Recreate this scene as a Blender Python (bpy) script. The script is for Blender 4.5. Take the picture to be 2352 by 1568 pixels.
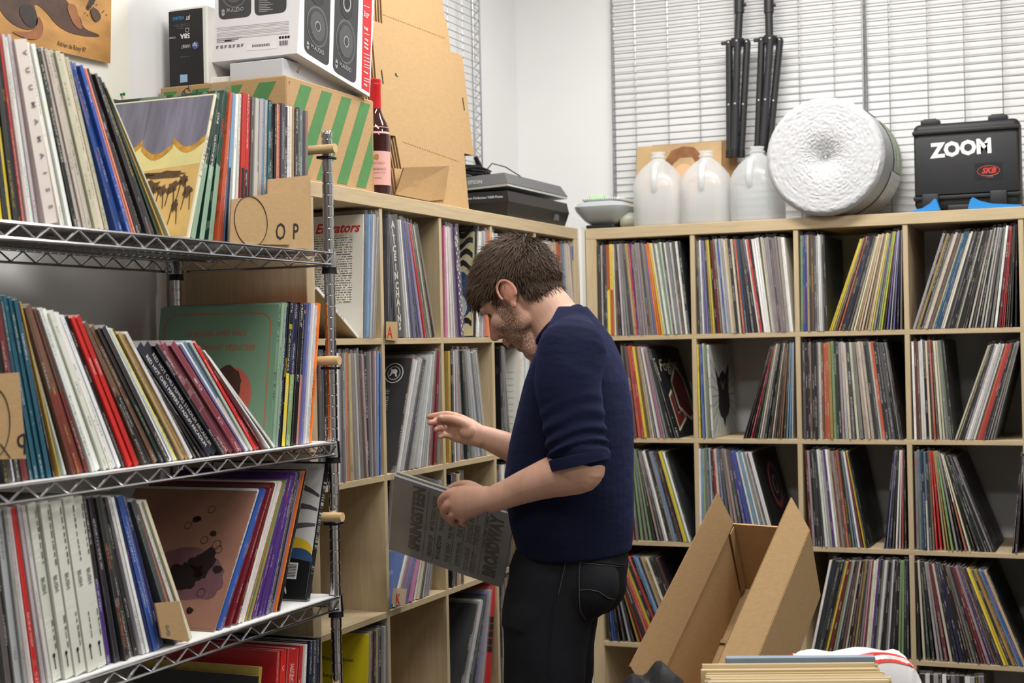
import bpy, bmesh, math, random, re
import numpy as np
from mathutils import Vector, Matrix
from mathutils.bvhtree import BVHTree
for o in list(bpy.data.objects): bpy.data.objects.remove(o)
scene = bpy.context.scene
COL = scene.collection
# ---------------------------------------------------------------- camera
FPX = 3453.9
CAM = np.array([1.8001, -4.8997, 1.4236])
_yaw, _pit, _rol = -.4022, .0022, -.0199
_f = np.array([math.sin(_yaw)*math.cos(_pit), math.cos(_yaw)*math.cos(_pit), math.sin(_pit)])
_r = np.array([math.cos(_yaw), -math.sin(_yaw), 0.0])
_u = np.cross(_r, _f)
RM = np.array([math.cos(_rol)*_r+math.sin(_rol)*_u, -math.sin(_rol)*_r+math.cos(_rol)*_u, _f])
cd = bpy.data.cameras.new('camera'); cam = bpy.data.objects.new('camera', cd); COL.objects.link(cam)
cd.sensor_width = 36; cd.lens = FPX/2352*36; cd.clip_start = .05
M = Matrix.Identity(4)
for i in range(3):
    M[i][0] = RM[0][i]; M[i][1] = RM[1][i]; M[i][2] = -RM[2][i]; M[i][3] = CAM[i]
cam.matrix_world = M
cd.dof.use_dof = True; cd.dof.focus_distance = 3.55; cd.dof.aperture_fstop = 5.0
scene.camera = cam
# ---------------------------------------------------------------- world, light, exposure
w = bpy.data.worlds.new('world'); scene.world = w; w.use_nodes = True
w.node_tree.nodes['Background'].inputs[0].default_value = (.9, .95, 1, 1)
w.node_tree.nodes['Background'].inputs[1].default_value = .05
vs = scene.view_settings
vs.view_transform = 'Standard'; vs.look = 'None'; vs.gamma = 1; vs.use_curve_mapping = False
vs.exposure = -0.55
CEIL = 3.25
LAMPS = [(.85, -.95, 1.2, .32, 74), (1.0, -2.6, 1.2, .32, 52), (2.9, -1.6, 1.2, .32, 40), (2.9, -3.8, 1.2, .32, 26), (.9, -4.4, 1.2, .32, 26)]
for (lx, ly, sx, sy, e) in LAMPS:
    ld = bpy.data.lights.new('ceiling_light', 'AREA'); ld.shape = 'RECTANGLE'; ld.size = sx; ld.size_y = sy
    ld.energy = e; ld.color = (1.0, .985, .965)
    lo = bpy.data.objects.new('ceiling_lamp_light', ld); COL.objects.link(lo); lo.location = (lx, ly, CEIL-.075)
# ---------------------------------------------------------------- pixel helpers (2352 x 1568 frame)
def ray(u, v):
    return RM.T @ np.array([(u-1176)/FPX, (784-v)/FPX, 1.0])
def un(u, v, ax, val):
    d = ray(u, v); i = 'xyz'.index(ax); t = (val-CAM[i])/d[i]
    return Vector(CAM+t*d)
def ud(u, v, dep): return Vector(CAM+dep*ray(u, v))
def Y(u, v, y): return un(u, v, 'y', y)
def X(u, v, x): return un(u, v, 'x', x)
def solve_u(u, ax, known):          # world coordinate along ax of pixel column u, the other two given
    k = (u-1176)/FPX; n = RM[0]-k*RM[2]; i = 'xyz'.index(ax); s = 0
    for j in range(3):
        if j != i: s += n[j]*(known[j]-CAM[j])
    return CAM[i]-s/n[i]
# ---------------------------------------------------------------- object helpers
ORG = {}
def prop(o, label=None, cat=None, group=None, kind=None):
    if label: o['label'] = label
    if cat: o['category'] = cat
    if group: o['group'] = group
    if kind: o['kind'] = kind
    return o
def thing(name, label, cat, loc=(0, 0, 0), group=None, kind=None):
    o = bpy.data.objects.new(name, None); COL.objects.link(o); o.location = loc; o.empty_display_size = .05
    ORG[o.name] = Vector(loc)
    return prop(o, label, cat, group, kind)
def link(name, me, parent=None, org=None):
    o = bpy.data.objects.new(name, me); COL.objects.link(o)
    if parent is not None: o.parent = parent
    return o
class MB:
    def __init__(s): s.v = []; s.f = []; s.m = []
    def add(s, vs, fs, m=0):
        b = len(s.v); s.v += [tuple(p) for p in vs]
        for f in fs: s.f.append(tuple(b+i for i in f)); s.m.append(m)
        return s
    def box(s, x0, x1, y0, y1, z0, z1, m=0):
        return s.add([(x0,y0,z0),(x1,y0,z0),(x1,y1,z0),(x0,y1,z0),(x0,y0,z1),(x1,y0,z1),(x1,y1,z1),(x0,y1,z1)],
              [(0,3,2,1),(4,5,6,7),(0,1,5,4),(1,2,6,5),(2,3,7,6),(3,0,4,7)], m)
    def obox(s, o, a, b, c, m=0):       # corner o, edge vectors a b c (right-handed)
        o, a, b, c = map(Vector, (o, a, b, c))
        if a.cross(b).dot(c) < 0: o = o+a; a = -a
        P = [o, o+a, o+a+b, o+b, o+c, o+a+c, o+a+b+c, o+b+c]
        return s.add(P, [(0,3,2,1),(4,5,6,7),(0,1,5,4),(1,2,6,5),(2,3,7,6),(3,0,4,7)], m)
    def rbox(s, x0, x1, y0, y1, z0, z1, r=.004, seg=2, m=0, T=None):
        bm = bmesh.new(); bmesh.ops.create_cube(bm, size=1)
        for q in bm.verts:
            q.co = Vector((x0+(q.co.x+.5)*(x1-x0), y0+(q.co.y+.5)*(y1-y0), z0+(q.co.z+.5)*(z1-z0)))
        bmesh.ops.bevel(bm, geom=bm.edges[:], offset=r, segments=seg, affect='EDGES', profile=.5)
        s.addbm(bm, m, T); return s
    def addbm(s, bm, m=0, T=None):
        bm.verts.index_update()
        s.add([(T @ q.co if T else q.co.copy()) for q in bm.verts], [[q.index for q in f.verts] for f in bm.faces], m)
        bm.free(); return s
    def tube(s, path, r, n=6, m=0, closed=False, caps=True):
        P = [Vector(p) for p in path]; k = len(P)
        R = r if hasattr(r, '__len__') else [r]*k
        d0 = (P[1]-P[0]).normalized(); a = d0.orthogonal().normalized(); rings = []
        for i in range(k):
            if closed: t = (P[(i+1) % k]-P[i-1])
            else: t = P[min(i+1, k-1)]-P[max(i-1, 0)]
            if t.length < 1e-9: t = d0
            t.normalize(); a = (a-t*a.dot(t))
            a = a.normalized() if a.length > 1e-6 else t.orthogonal().normalized()
            b = t.cross(a)
            rings.append([P[i]+(a*math.cos(2*math.pi*j/n)+b*math.sin(2*math.pi*j/n))*R[i] for j in range(n)])
        vs = [p for q in rings for p in q]; fs = []
        for i in range(k if closed else k-1):
            i2 = (i+1) % k
            for j in range(n):
                j2 = (j+1) % n; fs.append((i*n+j, i*n+j2, i2*n+j2, i2*n+j))
        if caps and not closed: fs += [tuple(range(n))[::-1], tuple((k-1)*n+j for j in range(n))]
        return s.add(vs, fs, m)
    def loft(s, rings, m=0, caps=True):
        n = len(rings[0]); vs = [p for q in rings for p in q]; fs = []
        for i in range(len(rings)-1):
            for j in range(n):
                j2 = (j+1) % n; fs.append((i*n+j, i*n+j2, (i+1)*n+j2, (i+1)*n+j))
        if caps: fs += [tuple(range(n))[::-1], tuple((len(rings)-1)*n+j for j in range(n))]
        return s.add(vs, fs, m)
    def lathe(s, prof, c=(0,0,0), n=32, m=0, T=None):
        rings = [[Vector((c[0]+r*math.cos(2*math.pi*j/n), c[1]+r*math.sin(2*math.pi*j/n), c[2]+z)) for j in range(n)] for r, z in prof]
        if T: rings = [[T @ p for p in q] for q in rings]
        return s.loft(rings, m)
    def ell(s, c, r, R=None, n=20, k=12, m=0):
        c = Vector(c); rings = []
        for i in range(k+1):
            t = math.pi*i/k; rr = max(math.sin(t), .02)
            q = []
            for j in range(n):
                p = Vector((r[0]*rr*math.cos(2*math.pi*j/n), r[1]*rr*math.sin(2*math.pi*j/n), -r[2]*math.cos(t)))
                q.append(c+(R @ p if R else p))
            rings.append(q)
        return s.loft(rings, m)
    def prism(s, poly, o, ax, ay, n, t, m=0):   # 2-D polygon in plane (o,ax,ay), thickness t along n
        o, ax, ay, n = map(Vector, (o, ax, ay, n)); A = [o+ax*p[0]+ay*p[1] for p in poly]; k = len(A)
        ar = sum(poly[i][0]*poly[(i+1) % k][1]-poly[(i+1) % k][0]*poly[i][1] for i in range(k))
        if (ax.cross(ay).dot(n) < 0) != (ar < 0): A = A[::-1]
        vs = A+[p+n*t for p in A]
        fs = [tuple(range(k))[::-1], tuple(k+i for i in range(k))]+[(i, (i+1) % k, k+(i+1) % k, k+i) for i in range(k)]
        return s.add(vs, fs, m)
    def mesh(s, name, mats, off=None, smooth=False):
        me = bpy.data.meshes.new(name)
        V = s.v if off is None else [(p[0]-off[0], p[1]-off[1], p[2]-off[2]) for p in s.v]
        me.from_pydata(V, [], s.f)
        for x in (mats if isinstance(mats, (list, tuple)) else [mats]): me.materials.append(x)
        me.polygons.foreach_set('material_index', s.m)
        if smooth: me.polygons.foreach_set('use_smooth', [True]*len(s.f))
        me.update(); return me
    def obj(s, name, mats, parent=None, smooth=False, loc=None, local=False):
        if local: off = None; wl = None
        elif loc is not None: wl = Vector(loc)
        elif parent is not None: wl = ORG.get(parent.name, Vector())
        else: wl = Vector()
        me = s.mesh(name, mats, None if local else wl, smooth)
        o = link(name, me, parent)
        if not local:
            if parent is None: o.location = wl
            else: o.location = wl-ORG.get(parent.name, Vector())
            ORG[o.name] = wl
        if smooth:
            try:
                me.set_sharp_from_angle(angle=math.radians(38))
            except Exception: pass
        return o
def clip(poly, x0, x1, y0, y1):
    def cl(P, f, g):
        out = []
        for i in range(len(P)):
            a, b = P[i-1], P[i]
            if f(a) >= 0:
                out.append(a)
                if f(b) < 0: out.append(g(a, b, f(a)/(f(a)-f(b))))
            elif f(b) >= 0: out.append(g(a, b, f(a)/(f(a)-f(b))))
        return out
    L = lambda a, b, t: (a[0]+(b[0]-a[0])*t, a[1]+(b[1]-a[1])*t)
    for f in (lambda p: p[0]-x0, lambda p: x1-p[0], lambda p: p[1]-y0, lambda p: y1-p[1]):
        poly = cl(poly, f, L)
        if not poly: return []
    return poly
def text(name, s, size, o, ax, ay, mt, parent, align='LEFT', shear=0, bold=0, fitw=None, lift=0, local=False):
    """flat lettering as a mesh: origin o, reading direction ax, up ay (world, or local to parent)"""
    c = bpy.data.curves.new('t', 'FONT'); c.body = s; c.size = size; c.align_x = align; c.shear = shear; c.offset = bold; c.resolution_u = 2
    t = bpy.data.objects.new('t', c); COL.objects.link(t)
    me = bpy.data.meshes.new_from_object(t); bpy.data.objects.remove(t); bpy.data.curves.remove(c)
    me.name = name
    if len(me.vertices) == 0: return None
    ax = Vector(ax).normalized(); ay = Vector(ay).normalized(); n = ax.cross(ay); o = Vector(o)
    xs = [q.co.x for q in me.vertices]; sc = 1
    if fitw: sc = fitw/max(max(xs)-min(xs), 1e-6)
    po = Vector() if local else ORG.get(parent.name, Vector())
    for q in me.vertices: q.co = o+ax*q.co.x*sc+ay*q.co.y+n*lift-po
    me.materials.clear(); me.materials.append(mt)
    return link(name, me, parent)
def remesh(mb, vox, smooth_it=3, fac=.5):
    me = mb.mesh('tmp', []); o = bpy.data.objects.new('tmp', me); COL.objects.link(o)
    r = o.modifiers.new('r', 'REMESH'); r.mode = 'VOXEL'; r.voxel_size = vox
    if smooth_it:
        k = o.modifiers.new('s', 'SMOOTH'); k.iterations = smooth_it; k.factor = fac
    dg = bpy.context.evaluated_depsgraph_get(); dg.update()
    out = bpy.data.meshes.new_from_object(o.evaluated_get(dg)); bpy.data.objects.remove(o)
    out.polygons.foreach_set('use_smooth', [True]*len(out.polygons))
    return out
# ---------------------------------------------------------------- materials
MATS = {}
def srgb(*c):
    c = [x/255 for x in c]
    return tuple([x/12.92 if x <= .04045 else ((x+.055)/1.055)**2.4 for x in c]+[1])
def mat(name, rgb, rough=.6, metal=0, noise=0, nscale=20, bump=0, bscale=200, spec=.5, sss=0, trans=0, alpha=1, stretch=None, emit=0, coat=0, ior=1.45):
    if name in MATS: return MATS[name]
    m = bpy.data.materials.new(name); m.use_nodes = True; nt = m.node_tree; N = nt.nodes; L = nt.links
    b = N['Principled BSDF']; c = srgb(*rgb)
    b.inputs['Base Color'].default_value = c; b.inputs['Roughness'].default_value = rough; b.inputs['Metallic'].default_value = metal
    b.inputs['Specular IOR Level'].default_value = spec; b.inputs['IOR'].default_value = ior
    b.inputs['Transmission Weight'].default_value = trans; b.inputs['Alpha'].default_value = alpha; b.inputs['Coat Weight'].default_value = coat
    if sss: b.inputs['Subsurface Weight'].default_value = sss; b.inputs['Subsurface Radius'].default_value = (.012, .005, .003); b.inputs['Subsurface Scale'].default_value = .6
    if emit: b.inputs['Emission Color'].default_value = c; b.inputs['Emission Strength'].default_value = emit
    if noise or bump:
        tc = N.new('ShaderNodeTexCoord'); mp = N.new('ShaderNodeMapping'); L.new(tc.outputs['Object'], mp.inputs[0])
        if stretch: mp.inputs['Scale'].default_value = stretch
    if noise:
        n = N.new('ShaderNodeTexNoise'); n.inputs['Scale'].default_value = nscale; n.inputs['Detail'].default_value = 5; L.new(mp.outputs[0], n.inputs[0])
        r = N.new('ShaderNodeMapRange'); r.inputs['From Min'].default_value = .3; r.inputs['From Max'].default_value = .7
        r.inputs['To Min'].default_value = 1-noise; r.inputs['To Max'].default_value = 1+noise; L.new(n.outputs[0], r.inputs[0])
        x = N.new('ShaderNodeVectorMath'); x.operation = 'SCALE'; x.inputs[0].default_value = c[:3]; L.new(r.outputs[0], x.inputs['Scale']); L.new(x.outputs[0], b.inputs['Base Color'])
    if bump:
        n = N.new('ShaderNodeTexNoise'); n.inputs['Scale'].default_value = bscale; n.inputs['Detail'].default_value = 3; L.new(mp.outputs[0], n.inputs[0])
        q = N.new('ShaderNodeBump'); q.inputs['Strength'].default_value = bump; q.inputs['Distance'].default_value = .001; L.new(n.outputs[0], q.inputs['Height']); L.new(q.outputs[0], b.inputs['Normal'])
    MATS[name] = m; return m
wall_m = mat('white_wall_paint', (233, 233, 232), .9, noise=.015, nscale=3, bump=.12, bscale=300)
ceil_m = mat('ceiling_paint', (235, 234, 230), .95)
floor_m = mat('grey_floor', (84, 80, 76), .6, noise=.08, nscale=6)
def wood(name, st): return mat(name, (188, 168, 134), .55, noise=.10, nscale=14, stretch=st, bump=.15, bscale=60)
woodx = wood('oak_grain_x', (.6, 9, 9)); woody = wood('oak_grain_y', (9, .6, 9)); woodz = wood('oak_grain_z', (9, 9, .6))
chrome = mat('chrome_wire', (212, 212, 214), .2, 1)
chrome_d = mat('chrome_post', (214, 214, 216), .14, 1)
black_pl = mat('black_plastic', (26, 26, 27), .45)
card = mat('cardboard', (174, 142, 100), .85, noise=.06, nscale=40, bump=.2, bscale=120, stretch=(1, 1, 6))
card_d = mat('cardboard_edge', (120, 90, 58), .9, noise=.3, nscale=260)
card_in = mat('cardboard_inner', (160, 130, 92), .88, noise=.05, nscale=30)
white_p = mat('white_paper', (232, 231, 226), .7)
ink_k = mat('black_ink', (24, 23, 24), .6)
ink_r = mat('red_ink', (196, 44, 38), .6)
ink_g = mat('grey_ink', (120, 118, 118), .6)
clear = None
def clear_plastic():
    m = bpy.data.materials.new('clear_sleeve_plastic'); m.use_nodes = True; nt = m.node_tree; N = nt.nodes; L = nt.links; N.clear()
    out = N.new('ShaderNodeOutputMaterial'); tr = N.new('ShaderNodeBsdfTransparent'); gl = N.new('ShaderNodeBsdfGlossy'); df = N.new('ShaderNodeBsdfDiffuse')
    gl.inputs['Roughness'].default_value = .16; df.inputs['Color'].default_value = (.8, .82, .85, 1)
    tc = N.new('ShaderNodeTexCoord'); mp = N.new('ShaderNodeMapping'); mp.inputs['Scale'].default_value = (1, 3, 14); L.new(tc.outputs['Object'], mp.inputs[0])
    nz = N.new('ShaderNodeTexNoise'); nz.inputs['Scale'].default_value = 6; L.new(mp.outputs[0], nz.inputs[0])
    bp = N.new('ShaderNodeBump'); bp.inputs['Strength'].default_value = .5; bp.inputs['Distance'].default_value = .002; L.new(nz.outputs[0], bp.inputs['Height']); L.new(bp.outputs[0], gl.inputs['Normal'])
    m1 = N.new('ShaderNodeMixShader'); m1.inputs[0].default_value = .45; L.new(gl.outputs[0], m1.inputs[1]); L.new(df.outputs[0], m1.inputs[2])
    m2 = N.new('ShaderNodeMixShader'); fr = N.new('ShaderNodeLayerWeight'); fr.inputs['Blend'].default_value = .32
    mr = N.new('ShaderNodeMapRange'); mr.inputs['To Min'].default_value = .03; mr.inputs['To Max'].default_value = .38; L.new(fr.outputs['Facing'], mr.inputs[0]); L.new(mr.outputs[0], m2.inputs[0])
    L.new(tr.outputs[0], m2.inputs[1]); L.new(m1.outputs[0], m2.inputs[2]); L.new(m2.outputs[0], out.inputs[0])
    return m
clear = clear_plastic()
# ---------------------------------------------------------------- room shell
WX, WY = -.412, .398            # left wall, back wall
def struct(name, mb, m, parent=None):
    o = mb.obj(name, m, parent)
    if parent is None: o['kind'] = 'structure'
    return o
struct('floor', MB().box(WX-.1, 4.6, -7.1, WY+.1, -.1, 0), floor_m)
struct('ceiling', MB().box(WX-.1, 4.6, -7.1, WY+.1, CEIL, CEIL+.1), ceil_m)
struct('wall_left', MB().box(WX-.1, WX, -7.1, WY+.1, 0, CEIL), wall_m)
struct('wall_back', MB().box(WX, 4.5, WY, WY+.1, 0, CEIL), wall_m)
wall_g = mat('low_bounce_wall_paint', (176, 174, 170), .9)  # grey put on the unseen right and front walls to cut bounce light
struct('wall_right', MB().box(4.5, 4.6, -7.1, WY+.1, 0, CEIL), wall_g)
struct('wall_front', MB().box(WX, 4.5, -7.1, -7.0, 0, CEIL), wall_g)
lamp_m = mat('lamp_diffuser', (255, 250, 240), .8, emit=3.0)
lamp_f = mat('lamp_housing', (225, 225, 222), .5)
for i, (lx, ly, sx, sy, e) in enumerate(LAMPS):
    t = thing('ceiling_light', 'white fluorescent batten light fixed on the ceiling', 'light', (lx, ly, CEIL), group='ceiling lights')
    MB().box(lx-sx/2-.02, lx+sx/2+.02, ly-sy/2-.02, ly+sy/2+.02, CEIL-.05, CEIL).obj('housing', lamp_f, t)
    MB().box(lx-sx/2, lx+sx/2, ly-sy/2, ly+sy/2, CEIL-.06, CEIL-.05).obj('diffuser', lamp_m, t)
# ---------------------------------------------------------------- cube shelves
KP, KO, KT, KH, KD = .351, .038, .016, 1.82, .39
def KZ(row): return KH-(.03+KP*row)+.008        # top face of the board under a row
def KD_(k): return .03+KP*k
LX, LYE, LYS = -.016, -.03, -1.85               # left shelf: front plane, far end, near end
def shelf_right():
    t = thing('cube_shelf', 'oak-effect cube shelf standing along the back wall, packed with records', 'shelf', (.91, .19, 0))
    y0, y1 = 0, KD-.002
    MB().rbox(0, KH, y0, y1, KH-KO, KH, .0015, 1).obj('top_panel', woodx, t)
    MB().rbox(0, KH, y0, y1, 0, KO, .0015, 1).obj('bottom_panel', woodx, t)
    for x in (0, KH-KO): MB().rbox(x, x+KO, y0, y1, KO, KH-KO, .0015, 1).obj('side_panel', woodz, t)
    for j in range(1, 5):
        z = KH-KD_(j); MB().rbox(KO, KH-KO, y0+.003, y1, z-.008, z+.008, .001, 1).obj('shelf_board', woodx, t)
    for k in range(1, 5):
        x = KD_(k)
        for j in range(5):
            zb = KO if j == 4 else KZ(j+1); zt = KH-KO if j == 0 else KZ(j)-.016
            MB().rbox(x-.008, x+.008, y0+.003, y1, zb, zt, .001, 1).obj('divider', woodz, t)
shelf_right()
def shelf_left():
    t = thing('cube_shelf', 'oak-effect cube shelf standing along the left wall behind the man', 'shelf', (LX-.19, -.94, 0))
    x0, x1 = LX-KD+.002, LX
    MB().rbox(x0, x1, LYS, LYE, KH-KO, KH, .0015, 1).obj('top_panel', woody, t)
    MB().rbox(x0, x1, LYS, LYE, 0, KO, .0015, 1).obj('bottom_panel', woody, t)
    for y in (LYS, LYE-KO): MB().rbox(x0, x1, y, y+KO, KO, KH-KO, .0015, 1).obj('side_panel', woodz, t)
    for k in range(1, 5):
        y = LYS+KD_(k); MB().rbox(x0, x1-.003, y-.008, y+.008, KO, KH-KO, .001, 1).obj('divider', woodz, t)
    for j in range(1, 5):
        z = KH-KD_(j)
        for k in range(5):
            ya = LYS+KO if k == 0 else LYS+KD_(k)+.008; yb = LYE-KO if k == 4 else LYS+KD_(k+1)-.008
            MB().rbox(x0, x1-.003, ya, yb, z-.008, z+.008, .001, 1).obj('shelf_board', woody, t)
shelf_left()
# white board tucked in the corner gap between the shelves
o = MB().box(-.013, -.003, -.03, .03, .0, 1.825).obj('corner_board', mat('white_laminate', (228, 228, 226), .4))
prop(o, 'narrow white upright board in the gap between the two cube shelves', 'board')
# ---------------------------------------------------------------- record materials
PAL = {'k': ((22,21,23),'black'), 'K': ((48,47,50),'charcoal'), 'G': ((82,80,82),'dark grey'), 'g': ((128,126,124),'grey'), 'l': ((176,174,172),'light grey'),
 'w': ((226,224,220),'white'), 'W': ((206,196,172),'cream'), 'T': ((184,160,118),'tan'), 'n': ((104,76,56),'brown'), 'r': ((200,38,36),'red'), 'R': ((112,30,36),'maroon'),
 'o': ((236,124,36),'orange'), 'O': ((188,84,52),'rust'), 'y': ((226,200,44),'yellow'), 'Y': ((176,142,66),'mustard'), 'e': ((128,160,104),'green'), 'E': ((34,62,50),'dark green'),
 's': ((136,164,140),'sage green'), 't': ((20,84,104),'teal'), 'b': ((40,78,160),'blue'), 'B': ((28,34,66),'navy'), 'u': ((112,152,190),'light blue'), 'v': ((112,108,164),'lavender'),
 'p': ((82,50,130),'purple'), 'P': ((206,120,160),'pink'), 'm': ((142,128,128),'mauve'), 'S': ((222,136,112),'salmon'), 'c': ((164,168,172),'clear-wrapped grey'),
 'L': ((190,184,164),'pale olive'), 'D': ((204,194,192),'pale pinkish grey'), 'f': ((120,40,28),'fiery red-brown'), 'M': ((128,58,70),'dusky rose'), 'i': ((222,226,216),'ivory'), 'I': ((34,42,92),'indigo'), 'C': ((118,76,62),'copper brown')}
def record_mat(kind, stuff):
    m = bpy.data.materials.new('record_'+kind+('_row' if stuff else '')); m.use_nodes = True; nt = m.node_tree; N = nt.nodes; L = nt.links
    b = N['Principled BSDF']; b.inputs['Roughness'].default_value = .42 if kind != 'edge' else .8
    def at(name):
        a = N.new('ShaderNodeAttribute'); a.attribute_type = 'GEOMETRY' if stuff else 'OBJECT'; a.attribute_name = name; return a
    if stuff: c1 = at('c1').outputs['Color']; co = at('lc').outputs['Vector']
    else:
        oi = N.new('ShaderNodeObjectInfo'); c1 = oi.outputs['Color']; tc = N.new('ShaderNodeTexCoord'); co = tc.outputs['Object']
    c2 = at('c2').outputs['Color' if stuff else 'Vector']; ink = at('ink').outputs['Color' if stuff else 'Vector']
    seed = at('seed').outputs['Fac']; split = at('split').outputs['Fac']
    sp = N.new('ShaderNodeSeparateXYZ'); L.new(co, sp.inputs[0])
    def math_(op, a, bb=None, cl=False):
        q = N.new('ShaderNodeMath'); q.operation = op; q.use_clamp = cl
        for i, x in enumerate((a, bb)):
            if x is None: continue
            if isinstance(x, (int, float)): q.inputs[i].default_value = x
            else: L.new(x, q.inputs[i])
        return q.outputs[0]
    def mix(f, a, bb):
        q = N.new('ShaderNodeMix'); q.data_type = 'RGBA'
        if isinstance(f, (int, float)): q.inputs[0].default_value = f
        else: L.new(f, q.inputs[0])
        for i, x in ((6, a), (7, bb)):
            if isinstance(x, tuple): q.inputs[i].default_value = x
            else: L.new(x, q.inputs[i])
        return q.outputs[2]
    def noise(x, y, z, sc=1, det=2):
        cb = N.new('ShaderNodeCombineXYZ')
        for i, q in enumerate((x, y, z)):
            if isinstance(q, (int, float)): cb.inputs[i].default_value = q
            else: L.new(q, cb.inputs[i])
        n = N.new('ShaderNodeTexNoise'); n.inputs['Scale'].default_value = sc; n.inputs['Detail'].default_value = det; L.new(cb.outputs[0], n.inputs[0]); return n.outputs[0]
    s7 = math_('MULTIPLY', seed, 37.3)
    if kind == 'spine':
        zz = math_('ADD', math_('MULTIPLY', sp.outputs[2], 1/.315), math_('MULTIPLY', math_('SUBTRACT', noise(sp.outputs[0], s7, math_('MULTIPLY', sp.outputs[2], 30)), .5), .05))
        base = mix(math_('GREATER_THAN', split, zz), c1, c2)
        # soft blotches of the second colour along the spine
        bl = noise(0.0, s7, math_('MULTIPLY', sp.outputs[2], 22), 1, 3)
        base = mix(math_('MULTIPLY', math_('GREATER_THAN', bl, .63), .5), base, c2)
        tx = noise(math_('MULTIPLY', sp.outputs[0], 5), s7, math_('MULTIPLY', sp.outputs[2], 560), 1, 1)
        rg = noise(3.3, s7, math_('MULTIPLY', sp.outputs[2], 16), 1, 0)
        band = math_('LESS_THAN', math_('ABSOLUTE', sp.outputs[0]), .2)
        msk = math_('MULTIPLY', math_('MULTIPLY', math_('GREATER_THAN', tx, .52), math_('GREATER_THAN', rg, .54)), band)
        col = mix(math_('MULTIPLY', msk, .6), base, ink)
        wr = math_('MULTIPLY', math_('GREATER_THAN', math_('ABSOLUTE', sp.outputs[0]), .41), math_('MULTIPLY', noise(sp.outputs[0], s7, math_('MULTIPLY', sp.outputs[2], 60)), .5))
        col = mix(wr, col, (.42, .40, .38, 1))
    elif kind == 'cover':
        bl = noise(math_('ADD', s7, 0), math_('MULTIPLY', sp.outputs[1], 14), math_('MULTIPLY', sp.outputs[2], 14), 1, 4)
        col = mix(math_('MULTIPLY', math_('GREATER_THAN', bl, .6), .45), c1, c2)
    else:
        ln = noise(math_('MULTIPLY', sp.outputs[0], 9), s7, 0.0, 1, 2)
        col = mix(ln, c1, (.55, .53, .5, 1))
    L.new(col, b.inputs['Base Color']); return m
RM_I = [record_mat(k, False) for k in ('cover', 'spine', 'edge')]
RM_S = [record_mat(k, True) for k in ('cover', 'spine', 'edge')]
RH = .315
REC_F = [(0,3,7,4),(1,5,6,2),(0,4,5,1),(3,2,6,7),(4,7,6,5),(0,1,2,3)]     # -x cover, +x cover, spine, rear, top, bottom
REC_M = [0, 0, 1, 2, 2, 2]
def rec_verts(t=1., h=RH, d=.31):
    return [(-t/2,0,0),(t/2,0,0),(t/2,d,0),(-t/2,d,0),(-t/2,0,h),(t/2,0,h),(t/2,d,h),(-t/2,d,h)]
_rm = bpy.data.meshes.new('record'); _rm.from_pydata(rec_verts(), [], REC_F)
for x in RM_I: _rm.materials.append(x)
_rm.polygons.foreach_set('material_index', REC_M)
_sm = bpy.data.meshes.new('plastic_sleeve')   # open-topped clear bag: two sides, front fold, fringe at the top
_sm.from_pydata([(-.56,-.004,0),(.56,-.004,0),(.56,.316,0),(-.56,.316,0),(-.6,-.005,.325),(.5,-.005,.325),(.5,.316,.323),(-.6,.316,.323)], [], [(0,3,7,4),(1,5,6,2),(0,4,5,1)])
_sm.materials.append(clear)
rng = random.Random(7)
def lin3(c): return list(srgb(*c)[:3])
TOK = re.compile(r'([a-zA-Z])(?:/([a-zA-Z]))?(\d*)(?:@([\d.]+))?')
def parse(s):
    out = []
    for a, b, n, wgt in TOK.findall(s):
        for _ in range(int(n) if n else 1): out.append((a, b, float(wgt) if wgt else None))
    return out
STUFF = {'v': [], 'f': [], 'm': [], 'c1': [], 'c2': [], 'ink': [], 'seed': [], 'split': [], 'lc': []}
ALLREC = []
def frame(side, s, depth, z, th):
    """matrix of a record: side 'L' spines face +x, 'R' spines face -y; s = position along the row; th = lean to +row"""
    if side == 'L': A, D, P = Vector((0,1,0)), Vector((-1,0,0)), Vector((depth, s, z))
    else: A, D, P = Vector((1,0,0)), Vector((0,1,0)), Vector((s, depth, z))
    Zc = Vector((0,0,1)); xl = A*math.cos(th)-Zc*math.sin(th); zl = A*math.sin(th)+Zc*math.cos(th)
    Mx = Matrix.Identity(4)
    for i in range(3): Mx[i][0] = xl[i]; Mx[i][1] = D[i]; Mx[i][2] = zl[i]; Mx[i][3] = P[i]
    return Mx
def vary(c, r):
    k = 1+r.uniform(-.10, .10); return tuple(min(255, max(6, x*k+r.uniform(-6, 6))) for x in c)
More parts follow.
